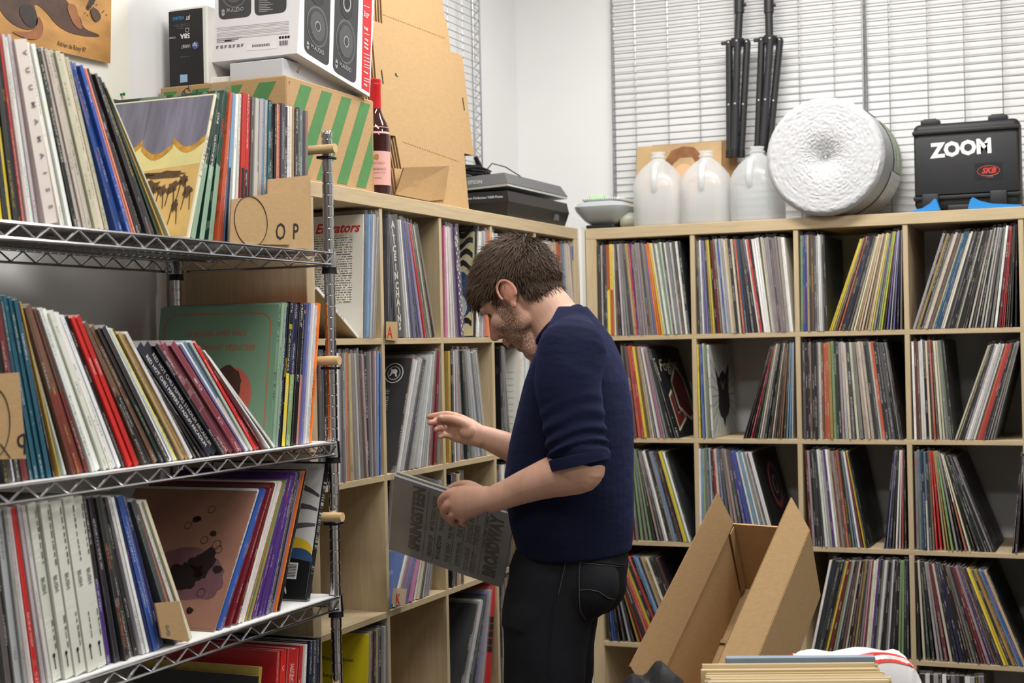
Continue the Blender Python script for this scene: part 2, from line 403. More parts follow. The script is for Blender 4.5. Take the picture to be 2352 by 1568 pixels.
def place_rec(side, s, th, t, depth, z, a, b, group, place, sleeve, lift, stuff, fill=1., hh=RH):
    c1 = vary(PAL[a][0], rng); lum = sum(c1)/3
    if b: c2 = PAL[b][0]; split = .5
    else:
        c2 = vary(PAL[rng.choice('kGgWwTnmKrbY')][0], rng); split = 0
        c2 = tuple(.6*x+.4*y for x, y in zip(c1, c2))
        if a in 'wWiDlL': c2 = tuple(x*rng.uniform(.86,.97) for x in c1)
    ink = (225, 222, 214) if lum < 120 else (40, 38, 40)
    if stuff:
        g_ = sum(c1)/3; c1 = tuple(.88*x+.12*g_*.95 for x in c1)
    if rng.random() < .15: ink = PAL[rng.choice('yrobw')][0]
    seed = rng.random(); tt = max(t*fill, .0022)
    h = hh+rng.uniform(-.004, .003)
    zz = z+abs(math.sin(th))*tt/2+.0008
    Mx = frame(side, s, depth+(rng.uniform(-.006, .004)), zz, th)
    if stuff:
        b0 = len(STUFF['v']); V = rec_verts(tt, h)
        STUFF['v'] += [tuple(Mx @ Vector(p)) for p in V]
        for f, mi in zip(REC_F, REC_M):
            STUFF['f'].append(tuple(b0+i for i in f)); STUFF['m'].append(mi)
            STUFF['c1'].append(lin3(c1)+[1]); STUFF['c2'].append(lin3(c2)+[1]); STUFF['ink'].append(lin3(ink)+[1]); STUFF['seed'].append(seed); STUFF['split'].append(split)
            for i in f: STUFF['lc'].append((V[i][0]/tt, V[i][1], V[i][2]))
        if sleeve and rng.random() < .6:
            b0 = len(STUFF['v'])
            V = [(-.56*tt,-.004,.0),(.56*tt,-.004,.0),(.5*tt,-.005,h+.009),(-.6*tt,-.005,h+.009),(.5*tt,.2,h+.008),(-.6*tt,.2,h+.008)]
            STUFF['v'] += [tuple(Mx @ Vector(p)) for p in V]
            for f in ((0,1,2,3),(3,2,4,5)):
                STUFF['f'].append(tuple(b0+i for i in f)); STUFF['m'].append(3)
                for k_ in ('c1','c2','ink'): STUFF[k_].append([.5,.5,.5,1])
                STUFF['seed'].append(0); STUFF['split'].append(0)
                for i in f: STUFF['lc'].append((0,0,0))
        return None
    o = link('vinyl_record', _rm); Mx = Mx @ Matrix.Diagonal((tt, 1, h/RH, 1)); o.matrix_world = Mx
    o.color = lin3(c1)+[1]; o['c2'] = lin3(c2); o['ink'] = lin3(ink); o['seed'] = seed; o['split'] = float(split)
    o['category'] = 'record'; o['group'] = group; o['place'] = place
    if sleeve and rng.random() < sleeve: link('plastic_sleeve', _sm, o)
    ALLREC.append(o); o['pc'] = PAL[a][1]; o['thick'] = round(tt*1000, 1)
    return o
def row(side, depth, z, stops, group, place, sleeve=.0, stuff=False, fill=.93, h=RH):
    """stops: (u_top, u_bottom, 'colours up to the next stop'); returns the records"""
    out = []; ax = 'y' if side == 'L' else 'x'
    kn = lambda zz: (depth, 0, zz) if side == 'L' else (0, depth, zz)
    S = []
    for st in stops:
        sb = solve_u(st[1], ax, kn(z)); stp = sb
        for _ in range(3):
            th = math.asin(max(-.9, min(.9, (stp-sb)/h))); stp = solve_u(st[0], ax, kn(z+h*math.cos(th)))
        S.append((sb, stp))
    for i in range(len(stops)-1):
        tk = parse(stops[i][2])
        if not tk: continue
        W = [w_ if w_ else rng.uniform(.75, 1.3) for _, _, w_ in tk]; tot = sum(W); acc = 0
        for (a, b, _), w_ in zip(tk, W):
            q0, q1 = acc/tot, (acc+w_)/tot; acc += w_; qm = (q0+q1)/2
            sb = S[i][0]+(S[i+1][0]-S[i][0])*qm; stp = S[i][1]+(S[i+1][1]-S[i][1])*qm
            th = math.asin(max(-.9, min(.9, (stp-sb)/h)))
            dt = ((S[i+1][0]-S[i][0])*math.cos(th)*.5+(S[i+1][1]-S[i][1])*math.cos(th)*.5)*(q1-q0)
            dmin = min(S[i+1][0]-S[i][0], S[i+1][1]-S[i][1])*(q1-q0)*math.cos(th)
            t = max(min(abs(dt), max(dmin, .0022)), .002)
            out.append(place_rec(side, sb, th, t, depth, z, a, b, group, place, sleeve, 0, stuff, fill, h))
    return out
def own(o, name=None):
    """give one record its own real-thickness mesh (for printed covers) ; returns thickness"""
    Mx = o.matrix_world.copy() if False else o.matrix_basis.copy(); t = Mx.col[0].to_3d().length; hs = Mx.col[2].to_3d().length
    me = bpy.data.meshes.new('record'); me.from_pydata(rec_verts(t, RH*hs), [], REC_F)
    for x in RM_I: me.materials.append(x)
    me.polygons.foreach_set('material_index', REC_M); o.data = me
    Mx.col[0] = (Mx.col[0].to_3d()/t).to_4d(); Mx.col[0][3] = 0; Mx.col[2] = (Mx.col[2].to_3d()/hs).to_4d(); Mx.col[2][3] = 0
    o.matrix_world = Mx; ORG[o.name] = Vector()
    for ch in list(o.children): ch.scale = (t, 1, hs)
    return t
def flat(rec, name, poly, m, t, side=-1, lift=.0006):
    """print on a record's cover: poly in (y from spine, z)"""
    x = side*(t/2+lift); k = len(poly)
    P = [(x, p[0], p[1]) for p in poly]
    me = bpy.data.meshes.new(name); 
    ar = sum(poly[i][0]*poly[(i+1) % k][1]-poly[(i+1) % k][0]*poly[i][1] for i in range(k))
    if (ar > 0) != (side > 0): P = P[::-1]
    me.from_pydata(P, [], [tuple(range(k))]); me.materials.append(m)
    return link(name, me, rec)
def ctext(rec, name, s, size, y, z, m, t, side=-1, lift=.0008, **kw):
    ax = (0, -1, 0) if side < 0 else (0, 1, 0)
    return text(name, s, size, (side*(t/2+lift), y, z), ax, (0, 0, 1), m, rec, local=True, **kw)
def ellp(cy, cz, ry, rz, n=28, rot=0, wob=0, sd=1):
    r_ = random.Random(sd); out = []
    for i in range(n):
        a = 2*math.pi*i/n; k = 1+r_.uniform(-wob, wob); p = ry*k*math.cos(a); q = rz*k*math.sin(a)
        out.append((cy+p*math.cos(rot)-q*math.sin(rot), cz+p*math.sin(rot)+q*math.cos(rot)))
    return out
def lines_mat(name, bg, fg, rows, seed=0, size=.315, dens=.45):
    """small print in lines: procedural, on object coords (y across, z up)"""
    m = bpy.data.materials.new(name); m.use_nodes = True; nt = m.node_tree; N = nt.nodes; L = nt.links; b = N['Principled BSDF']; b.inputs['Roughness'].default_value = .5
    tc = N.new('ShaderNodeTexCoord'); mp = N.new('ShaderNodeMapping'); mp.inputs['Location'].default_value = (seed, seed*3.1, 0); L.new(tc.outputs['Object'], mp.inputs[0])
    sp = N.new('ShaderNodeSeparateXYZ'); L.new(tc.outputs['Object'], sp.inputs[0])
    def mt(op, a, bb):
        q = N.new('ShaderNodeMath'); q.operation = op
        for i, x in enumerate((a, bb)):
            if isinstance(x, (int, float)): q.inputs[i].default_value = x
            else: L.new(x, q.inputs[i])
        return q.outputs[0]
    fz = mt('FRACT', mt('MULTIPLY', sp.outputs[2], rows/size), 0.0); line = mt('LESS_THAN', fz, .5)
    fl = mt('FLOOR', mt('MULTIPLY', sp.outputs[2], rows/size), 0.0)
    cb = N.new('ShaderNodeCombineXYZ'); L.new(mt('MULTIPLY', sp.outputs[1], 330), cb.inputs[0]); L.new(mt('MULTIPLY', fl, 7.7), cb.inputs[1]); cb.inputs[2].default_value = seed
    nz = N.new('ShaderNodeTexNoise'); nz.inputs['Scale'].default_value = 1; nz.inputs['Detail'].default_value = 1; L.new(cb.outputs[0], nz.inputs[0])
    k = mt('MULTIPLY', line, mt('GREATER_THAN', nz.outputs[0], dens))
    mx = N.new('ShaderNodeMix'); mx.data_type = 'RGBA'; L.new(k, mx.inputs[0]); mx.inputs[6].default_value = srgb(*bg); mx.inputs[7].default_value = srgb(*fg)
    L.new(mx.outputs[2], b.inputs['Base Color']); return m
# ---------------------------------------------------------------- wire rack
RX0, RX1, RY0, RY1 = -.346, .074, -3.12, -1.90
RZ = [1.640, 1.208, .857, .455]
dark_under = mat('grey_shelf_liner', (150, 150, 150), .6)
white_liner = mat('white_shelf_liner', (226, 226, 224), .5)
dowel_m = mat('pale_wood_dowel', (206, 176, 128), .6, noise=.06, nscale=30)
black_cl = mat('black_clamp', (18, 18, 19), .5)
def wire_rack():
    t = thing('wire_rack', 'chrome wire shelving rack holding records beside the left wall', 'rack', ((RX0+RX1)/2, (RY0+RY1)/2, 0))
    for (x, y) in ((RX0, RY0), (RX1, RY0), (RX0, RY1), (RX1, RY1)):
        prof = [(.0, 0), (.0127, 0)]; z = .02
        while z < 1.90:
            prof += [(.0127, z), (.0113, z+.0008), (.0113, z+.0034), (.0127, z+.0042)]; z += .0254
        prof += [(.0127, 1.905), (.0132, 1.906), (.0132, 1.917), (.011, 1.920), (0, 1.920)]
        MB().lathe(prof, (x, y, 0), 18).obj('post', chrome_d, t, smooth=True)
    for si, z in enumerate(RZ):
        s = thing_part('wire_shelf', t, ((RX0+RX1)/2, (RY0+RY1)/2, z))
        r = .0032; zl = z-.026
        for (a, b) in (((RX1+.012, RY0), (RX1+.012, RY1)), ((RX0-.012, RY0), (RX0-.012, RY1)), ((RX0, RY1+.012), (RX1, RY1+.012)), ((RX0, RY0-.012), (RX1, RY0-.012))):
            m = MB()
            for q in (z, zl): m.tube([(a[0], a[1], q), (b[0], b[1], q)], r, 8)
            m.obj('rail', chrome, s, smooth=True)
            L_ = math.hypot(b[0]-a[0], b[1]-a[1]); n = int(L_/.036); pts = []
            for i in range(n+1):
                f = i/n; pts.append((a[0]+(b[0]-a[0])*f, a[1]+(b[1]-a[1])*f, (z-.002 if i % 2 else zl+.002)))
            MB().tube(pts, .0024, 6).obj('truss_wire', chrome, s)
        m = MB(); y = RY0+.02
        while y < RY1:
            m.tube([(RX0-.012, y, z-.001), (RX1+.012, y, z-.001)], .0015, 5); y += .0254
        for x in (RX0+.1, (RX0+RX1)/2, RX1-.1): m.tube([(x, RY0-.01, z-.006), (x, RY1+.01, z-.006)], .0025, 5)
        d = m.obj('deck_wires', chrome, s)
        MB().box(RX0-.005, RX1+.004, RY0, RY1+.004, z+.001, z+.0035).obj('shelf_liner', white_liner if si >= 1 else dark_under, s)
        for (x, y) in ((RX0, RY0), (RX1, RY0), (RX0, RY1), (RX1, RY1)):
            MB().lathe([(.0135, z-.032), (.019, z-.032), (.0165, z+.004), (.0135, z+.004)], (x, y, 0), 16).obj('collar', chrome_d, s, smooth=True)
            MB().lathe([(.0132, z-.046), (.0175, z-.046), (.0165, z-.030), (.0132, z-.030)], (x, y, 0), 16).obj('collar_clip', black_cl, s, smooth=True)
    for z in (1.872, 1.392, 1.038, .648):
        d = MB().tube([(RX0-.02, RY1-.0245, z), (RX1+.036, RY1-.0245, z+.004)], .0105, 16).obj('dowel', dowel_m, t, smooth=True)
        for x in (RX0, RX1): MB().rbox(x-.016, x+.016, RY1-.022, RY1+.016, z-.0165, z-.0105, .001, 1).obj('clamp', black_cl, t)
    return t
def thing_part(name, parent, loc):
    o = bpy.data.objects.new(name, None); COL.objects.link(o); o.parent = parent; o.location = Vector(loc)-ORG[parent.name]; ORG[o.name] = Vector(loc); o.empty_display_size = .03
    return o
wire_rack()
# ---------------------------------------------------------------- records on the rack
DX = .062
ZT, ZM, ZL, ZB = [z+.0035 for z in RZ]
G1, P1 = 'records on the top wire rack shelf', 'top rack shelf'
top_l = row('L', DX, ZT, [(-56,-8,'k k/y K k/y K k'), (-8,48,'r@.4'), (-4,52,'D2 w D'), (28,92,'D@3.2'), (60,140,'w i'), (80,166,'k@.8'), (90,178,'L6'), (156,250,'')], G1, P1)
top_l2 = row('L', DX, ZT, [(163,270,'b2 b'), (187,299,'S3'), (200,316,'K k K k K'), (237,362,'E Y L'), (250,396,'')], G1, P1)
top_r = row('L', DX, ZT, [(490,427,'W@1.1'), (495,433,'E/s@2.2 E/s@2.2 E/s@2'), (527,496,'O2 O'), (536,514,'u/B u/l w w'), (556,546,'r/k@1.3 r/k r'), (578,570,'G l g/y l u l t'), (622,616,'')], G1, P1)
top_r2 = row('L', DX, ZT, [(623,620,'k3 S G K K w@.8 w T@.6'), (676,674,'K G g t g'), (706,705,'')], G1, P1)
G2, P2 = 'records on the middle wire rack shelf', 'middle rack shelf'
mid_l = row('L', DX, ZM, [(-60,8,'k G w'), (-30,40,'k R R'), (4,72,'t4'), (37,118,'k Y e w@1.2'), (52,163,'n/f4'), (86,208,'w6'), (150,284,'k@1.2'), (160,293,'r2'), (182,318,'n/k n/k n/k n'), (220,370,'K/E K'), (240,388,'w2 y@.6 G T Y w@1.2'), (290,441,'')], G2, P2)
mid_l2 = row('L', DX, ZM, [(290,441,'K k k'), (306,474,'I@2.4 I@2.4'), (350,508,'k M M M M'), (410,562,'v w u/w w'), (440,582,'r R R R'), (464,614,'w K w'), (480,635,'')], G2, P2)
mid_r = row('L', DX, ZM, [(645,621,'s s s'), (660,639,'B k/y B/e k B/S'), (709,690,'v w w D'), (727,706,'o@1.6'), (737,716,'')], G2, P2)
G3, P3 = 'records on the lower wire rack shelf', 'lower rack shelf'
low_l = row('L', DX, ZL, [(-50,5,'K G k c'), (5,55,'c l w r@1.5'), (38,96,'D w w@1.3'), (58,122,'')], G3, P3)
low_b = row('L', DX, ZL, [(64,124,'i i i i i'), (190,247,'')], G3, P3, fill=.86)
low_l2 = row('L', DX, ZL, [(194,249,'K/p K K K K'), (246,326,'w@.8 w@.8'), (260,343,'I b b I'), (293,381,'')], G3, P3)
low_l3 = row('L', DX, ZL, [(296,395,'G S w W'), (333,441,'')], G3, P3)
low_r = row('L', DX, ZL, [(588,490,'C'), (592,492,'D@.6 w b b'), (614,512,'R R C R'), (630,545,'w w w@.7'), (650,562,'Y e/Y'), (658,577,'p5'), (680,614,'l K G k v'), (698,632,'o k o@.7 K'), (708,648,'')], G3, P3)
low_r2 = row('L', DX, ZL, [(752,706,'k@1.4'), (759,714,'')], G3, P3)
G4, P4 = 'records on the lowest wire rack shelf', 'lowest rack shelf'
bot_l = row('L', DX, ZB, [(588,562,'k'), (594,568,'')], G4, P4, h=.288)
bot_r = row('L', DX, ZB, [(600,572,'Y@.8'), (608,580,'')], G4, P4, h=.302)
bot_r2 = row('L', DX, ZB, [(640,622,'r r'), (660,640,'r@1.2'), (690,668,'r w@.6'), (703,690,'k k B K k B k'), (740,735,'')], G4, P4)
# ---------------------------------------------------------------- records in the left cube shelf
DL = LX-.006
z1, z2, z3, z4, z5 = KZ(1), KZ(2), KZ(3), KZ(4), KO
def lcell(z, stops, place, sl=.75, stuff=False):
    return row('L', DL, z, stops, 'records in the left cube shelf', place, sleeve=1 if stuff else sl, stuff=stuff)
q = 'cubby under striped box'
c11a = row('L', DL, z1, [(726,822,'w@1'), (734,832,'')], 'records in the left cube shelf', q, h=.235)
c11 = lcell(z1, [(838,836,'w@.7'), (841,838,'K u'), (850,845,'v w c l'), (868,856,'m l'), (871,862,'')], q)
q = 'cubby marked A'
c12 = lcell(z1, [(887,889,'G B K'), (893,912,'k@4'), (912,931,'l w c'), (922,946,'v p K v'), (934,970,'l r K G'), (946,984,'W K@.8 k'), (957,1001,'')], q)
q = 'cubby below cardboard sheets'
c13 = lcell(z1, [(1021,1024,'P w D l G'), (1040,1056,'p/e@1.6'), (1048,1064,'')], q)
c13b = lcell(z1, [(1092,1088,'K'), (1095,1091,'')], q)
lcell(z1, [(1095,1091,'w'), (1100,1094,'w l w v'), (1122,1116,'o@1.8'), (1130,1124,'w w l w c'), (1158,1140,'')], q, stuff=True)
q = 'cubby below scanner'
lcell(z1, [(1160,1160,'k G w'), (1170,1170,'')], q, stuff=True)
lcell(z1, [(1192,1188,'K l w k l w l'), (1228,1226,'')], q, stuff=True)
q = 'corner cubby'
c15 = lcell(z1, [(1248,1249,'l w l T W T'), (1280,1288,'O O'), (1290,1299,'B u l W w'), (1306,1322,'R k b'), (1316,1332,'')], q, stuff=True)
q = 'cubby behind rack post'
c21 = lcell(z2, [(726,730,'k K k@1.4'), (745,752,'w'), (752,758,'')], q)
c21b = lcell(z2, [(772,776,'w w l g w W'), (795,800,'o@.7 T T'), (808,816,'g l G g'), (822,838,'n m K'), (845,852,'m n m'), (858,862,'r w'), (865,866,'b u b'), (873,873,'')], q)
q = 'cubby beneath A card'
c22 = lcell(z2, [(944,906,'k'), (948,909,'O w w'), (958,916,'w l l@1.6'), (972,930,'K G l w c'), (990,960,'w l c w'), (1000,985,'R@1.5 R m'), (1013,1008,'')], q)
q = 'second-row cubby'
c23 = lcell(z2, [(1027,1030,'Y k K w'), (1044,1048,'l W O'), (1054,1066,'t K t'), (1066,1082,'g l u c'), (1084,1108,'c l w'), (1098,1124,'')], q, stuff=True)
q = "cubby by man's chin"
c24 = lcell(z2, [(1146,1149,'k G g G'), (1160,1180,'')], q, stuff=True)
c24b = lcell(z2, [(1194,1192,'W'), (1198,1196,'')], q)
lcell(z2, [(1198,1196,'w l w t K'), (1224,1222,'')], q, stuff=True)
q = 'cubby marked K'
c32 = lcell(z3, [(962,902,'u'), (966,906,'w w O'), (978,920,'v p P'), (992,946,'K w W k W'), (1008,974,'K c l'), (1016,990,'')], q)
q = 'half-empty cubby'
c33 = lcell(z3, [(1033,1036,'k K t'), (1043,1046,'R P y'), (1050,1054,'W n'), (1059,1063,'')], q, stuff=True)
q = 'cubby with yellow cover'
c41 = lcell(z4, [(843,836,'y'), (847,840,'m l'), (856,853,'n k Y k'), (876,876,'n l K g l'), (893,893,'')], q)
q = 'cubby with red box'
c43 = lcell(z4, [(1096,1048,'k g@.6'), (1104,1058,'l E K v'), (1121,1094,'m c'), (1127,1106,'')], q)
c43b = lcell(z4, [(1128,1112,'r@1'), (1143,1130,'')], q)
# ---------------------------------------------------------------- records in the right cube shelf
DR = .006
def rcell(z, *groups):
    for st in groups: row('R', DR, z, st, '', '', sleeve=1, stuff=True, fill=.92)
def rone(z, st, place): return row('R', DR, z, st, 'records in the right cube shelf', place, sleeve=0)
rcell(z1, [(1372,1376,'K K W K G'), (1392,1397,'O/y y/O'), (1407,1412,'W n K l l g G'), (1433,1455,'T T r p'), (1450,1468,'m g m m G m g'), (1478,1503,'v o o y'), (1494,1526,'W g w e w G w g w G w K'), (1562,1586,'')],
 [(1597,1603,'K g w v v K Y y k R n'), (1640,1660,'w b l l W T K W K O'), (1690,1712,'t K G K w'), (1713,1746,'r k w w w G W l l'), (1760,1785,'m G m g m w w'), (1801,1822,'')],
 [(1838,1840,'e b p T K n G g'), (1878,1883,'w w g K K'), (1893,1902,'')],
 [(1976,1904,'y y T n O k'), (1996,1936,'B K k k G'), (2012,1952,'W W T T W T T W'), (2040,2000,'y g G e y'), (2058,2027,'G v l v K g'), (2072,2073,'')],
 [(2165,2096,'l k Y k G'), (2190,2120,'W W m n'), (2210,2140,'W t b E w W'), (2235,2170,'k G k k K W k k'), (2268,2210,'n K W G W k l W'), (2300,2265,'G g w R'), (2322,2300,'r r k n'), (2330,2318,'k k'), (2336,2338,'')],
 [(2356,2358,'K k G w l k r k G w'), (2480,2490,'')])
rcell(z2, [(1425,1440,'g K n O'), (1448,1475,'r y n T'), (1466,1498,'w g w P m'), (1483,1530,'g K k G'), (1494,1556,'')],
 [(1600,1605,'y K u b W e g'), (1622,1634,'')],
 [(1769,1707,'k K k r k k m'), (1783,1745,'W g K k K'), (1800,1772,'W n K n n'), (1812,1798,'n u u l'), (1823,1822,'')],
 [(1843,1847,'G k K n K k g W n'), (1890,1895,'O O Y e E K'), (1925,1935,'m l W G W g W W W'), (1982,2010,'K G W O K k G k'), (2030,2062,'k m K k'), (2038,2076,'')],
 [(2093,2100,'w R n w w k W K'), (2133,2145,'O n W W g'), (2158,2180,'e@.6 K K'), (2168,2192,'')],
 [(2270,2192,'W T k K'), (2285,2215,'w w w l w'), (2308,2240,'n O r r k'), (2328,2262,'k g m g'), (2342,2285,'')])
rcell(z3, [(1440,1450,'O g e g e K m G'), (1472,1525,'w w k k g u k n'), (1508,1565,'k k y y e'), (1522,1583,'w K'), (1530,1591,'')],
 [(1605,1608,'w u e g g t l K r'), (1640,1655,'W v G m m G p'), (1680,1725,'b b w u w g w G w'), (1722,1780,'w'), (1726,1784,'')],
 [(1848,1860,'R m k K k G'), (1876,1896,'w w l p w W'), (1904,1930,'n m n O k'), (1930,1957,'g u w R y K@.6 k@.6'), (1950,1998,'')],
 [(2052,2028,'k v K k'), (2066,2055,'w w O k'), (2078,2084,'')],
 [(2100,2105,'g g t B u/w K n'), (2135,2148,'r r T Y e m'), (2158,2205,'k W/O W k'), (2170,2245,'K k G k m k'), (2197,2288,'')],
 [(2345,2323,'k K'), (2354,2338,'')])
rcell(z4, [(1382,1398,'K k b b k'), (1392,1420,'k K l k Y r'), (1410,1482,'K O r y k'), (1440,1520,'r k u u k T'), (1475,1550,'T W k E k'), (1505,1582,'O k'), (1514,1592,'')],
 [(1606,1612,'k G n R k w g K'), (1700,1760,'')],
 [(1905,1862,'w k k K k n'), (1945,1895,'y R e l k n'), (1975,1938,'W k n Y K m P n'), (2008,1988,'W w p k g w'), (2040,2020,'k k g w k'), (2060,2048,'K k e e k B'), (2086,2090,'')],
 [(2102,2107,'k W E k'), (2122,2150,'l m R W'), (2145,2190,'k B B k k'), (2170,2230,'n g k R R m p'), (2205,2285,'n k K y y k'), (2235,2325,'Y n u b T k@.6'), (2268,2362,'')])
rcell(z5, [(2112,2116,'k w k l k w k g G k w l k g'), (2260,2270,'')], [(1850,1860,'k G n w l k g K w k'), (2000,2010,'')])
# cells the photograph hides or crops: filled in the same way
for (z_, a_, b_, s_) in ((z2, .375*0+1.446, 1.70, 'kWGlwKnTrgKWkmGbw'), (z3, 1.446, 1.72, 'KgwkTnGRWkuGkwKgYk'), (z4, 1.446, 1.66, 'kGwWKTmgkKbnwGkr'), (z5, 1.446, 1.75, 'GkwgTKnWkGlmkwKg'), (z5, .40, .70, 'KwgTkGnWkmKg')):
    for i_, ch_ in enumerate(s_): place_rec('R', a_+(b_-a_)*(i_+.5)/len(s_), .02, (b_-a_)/len(s_), DR, z_, ch_, '', '', '', 1, 0, True, .9)
for (z_, k_, s_) in ((z2, 4, 'kwGlTKnWgmkwKb'), (z3, 3, 'KgwWkTnGlrkK'), (z3, 4, 'wkGTKlmgWkn'), (z4, 3, 'kGnKwlTgk'), (z4, 4, 'KwGkTWmgkl'), (z5, 1, 'kGKnwgTk'), (z5, 2, 'wKgkTGln'), (z5, 3, 'kKGwnTg')):
    ya_ = LYS+KD_(k_)+.012
    for i_, ch_ in enumerate(s_): place_rec('L', ya_+.0125*(i_+.5)*1.5, .02, .018, DL, z_, ch_, '', '', '', 1, 0, True, .9)
f21 = rone(z2, [(1495,1557,'k@1'), (1498,1562,'')], 'the cubby beside the elbow')
f22 = rone(z2, [(1623,1635,'w@1'), (1628,1641,'')], 'the cubby below the middle jug')
f32 = rone(z3, [(1727,1785,'k@1'), (1731,1790,'')], 'the cubby behind the open carton')
# ---------------------------------------------------------------- rest of the records: one object
def build_stuff():
    me = bpy.data.meshes.new('record_rows'); me.from_pydata(STUFF['v'], [], STUFF['f'])
    for x in RM_S+[clear]: me.materials.append(x)
    me.polygons.foreach_set('material_index', STUFF['m'])
    for k in ('c1', 'c2', 'ink'):
        a = me.attributes.new(k, 'FLOAT_COLOR', 'FACE'); a.data.foreach_set('color', [x for c in STUFF[k] for x in c])
    for k in ('seed', 'split'):
        a = me.attributes.new(k, 'FLOAT', 'FACE'); a.data.foreach_set('value', STUFF[k])
    a = me.attributes.new('lc', 'FLOAT_VECTOR', 'CORNER'); a.data.foreach_set('vector', [x for c in STUFF['lc'] for x in c])
    o = link('record_rows', me); prop(o, 'remaining rows of records filed spine out in the two cube shelves', 'records', kind='stuff')
build_stuff()
# ---------------------------------------------------------------- printed covers
def fm(name, rgb, **k): return mat('print_'+name, rgb, k.pop('rough', .45), **k)
SPEC = {}
def special(o, label, rgb=None, rgb2=None):
    t = own(o)
    if rgb: o.color = lin3(rgb)+[1]; o['c2'] = lin3(rgb2 or rgb)
    o['label'] = label; SPEC[o.name] = 1
    return t
R_ = [(0.004,.004),(.306,.004),(.306,.311),(.004,.311)]
# top shelf: painting-like cover with grey curtains above a sandy scene (generic shapes)
o = top_r[0]; t = special(o, 'record with painted cover of grey curtains over a sandy desert scene', (222,214,186))
flat(o, 'cover_print', R_, mat('print_sand', (206,170,104), .5, noise=.16, nscale=16), t)
flat(o, 'sky_print', [(.004,.16),(.306,.14),(.306,.31),(.004,.31)], mat('print_sky', (216,204,140), .5, noise=.12, nscale=9), t, lift=.0008)
cg = mat('print_curtain', (112,110,126), .5, noise=.3, nscale=7, stretch=(1, 6, .8)); gold = mat('print_gold', (186,136,50), .5, noise=.3, nscale=60)
for i in range(4):
    y0 = .002+i*.076; pl = [(y0,.311)]+[(y0+.077*k/10, .205-.024*math.sin(math.pi*k/10)+(.0 if i % 2 else .012)) for k in range(11)]+[(y0+.077,.311)]
    flat(o, 'curtain_print', pl, cg, t, lift=.0010)
    flat(o, 'fringe_print', [(p[0], p[1]+.006) for p in pl[1:-1]]+[(p[0], p[1]-.007) for p in pl[1:-1][::-1]], gold, t, lift=.0012)
dk = mat('print_umber', (84,60,36), .5, noise=.4, nscale=50)
for i, (cy, cz, a, b) in enumerate([(.24,.13,.016,.012),(.2,.12,.018,.014),(.16,.125,.014,.012),(.11,.115,.02,.014),(.06,.11,.012,.014),(.13,.045,.012,.02),(.09,.14,.05,.008),(.035,.125,.012,.013),(.085,.105,.012,.012),(.14,.14,.03,.006),(.045,.07,.008,.012),(.02,.10,.01,.012),(.2,.15,.03,.006)]):
    flat(o, 'figure_print', ellp(cy, cz, a, b, 18, wob=.35, sd=i), dk, t, lift=.0014)
    if i < 5 or 6 < i < 12:
        for d in (-.006, .004): flat(o, 'figure_print', [(cy+d,cz),(cy+d+.003,cz),(cy+d*2+.002,cz-.04),(cy+d*2,cz-.04)], dk, t, lift=.0014)
# middle shelf: sage green cover with orange rounded border, generic rose shape
o = mid_r[0]; t = special(o, 'sage green record cover with a thin orange rounded border line', (110,142,116), (110,142,116))
orn = fm('orange_line', (190,98,62)); rose = fm('rose', (186,92,74)); hair_p = fm('dark_brown', (70,44,36)); face_p = fm('blush', (150,112,92))
def border(y0, y1, z0, z1, r, w_):
    out = []
    def rr(k):
        P = []
        for (cx, cz, a0) in ((y1-r, z1-r, 0), (y0+r, z1-r, 90), (y0+r, z0+r, 180), (y1-r, z0+r, 270)):
            for a in range(0, 91, 15): P.append((cx+(r-k)*math.cos(math.radians(a0+a)), cz+(r-k)*math.sin(math.radians(a0+a))))
        return P
    A, B = rr(0), rr(w_); n = len(A)
    return [[A[i], A[(i+1) % n], B[(i+1) % n], B[i]] for i in range(n)]
for pl in border(.016,.296,.014,.296,.03,.0022): flat(o, 'border_print', pl, orn, t)
flat(o, 'badge_print', ellp(.105,.115,.05,.06,32), rose, t, lift=.0007)
flat(o, 'hair_print', ellp(.118,.135,.036,.045,26,wob=.06), hair_p, t, lift=.0009)
flat(o, 'face_print', ellp(.124,.118,.019,.026,24), face_p, t, lift=.0011)
ctext(o, 'title_lettering', 'THE RISE AND FALL', .018, .155, .245, orn, t, align='CENTER')
ctext(o, 'title_lettering', 'OF A MIDWEST PRINCESS', .018, .155, .213, orn, t, align='CENTER')
# lower shelf: copper brown cover with ring shapes
o = low_r[0]; t = special(o, 'copper brown record cover with dark blots and small ring shapes', (150,108,90))
flat(o, 'cover_print', R_, mat('print_copper', (150,108,92), .4, noise=.22, nscale=8), t)
flat(o, 'cover_print', ellp(.10,.12,.09,.055,30,rot=.3,wob=.06), mat('print_dusk', (112,78,84), .4, noise=.2, nscale=18), t, lift=.0007)
blot = fm('blot', (36,26,26))
for i in range(34):
    r_ = random.Random(i+5); cy, cz = .1+r_.gauss(0,.035), .16+r_.gauss(0,.07); rr = r_.uniform(.005,.011)
    if not (.02 < cy < .29 and .02 < cz < .3): continue
    for pl in border(cy-rr, cy+rr, cz-rr, cz+rr, rr*.98, .0014)[::1]: flat(o, 'ring_print', pl, blot, t, lift=.0009) if i < 10 else None
    if i >= 10 and i < 20: flat(o, 'blot_print', ellp(cy, cz-.01, rr*1.1, rr*.9, 14, wob=.2, sd=i), blot, t, lift=.0009)
flat(o, 'blot_print', ellp(.115,.115,.045,.03,26,wob=.2,sd=3), blot, t, lift=.0010)
flat(o, 'blot_print', ellp(.075,.145,.03,.03,22,wob=.25,sd=4), blot, t, lift=.0010)
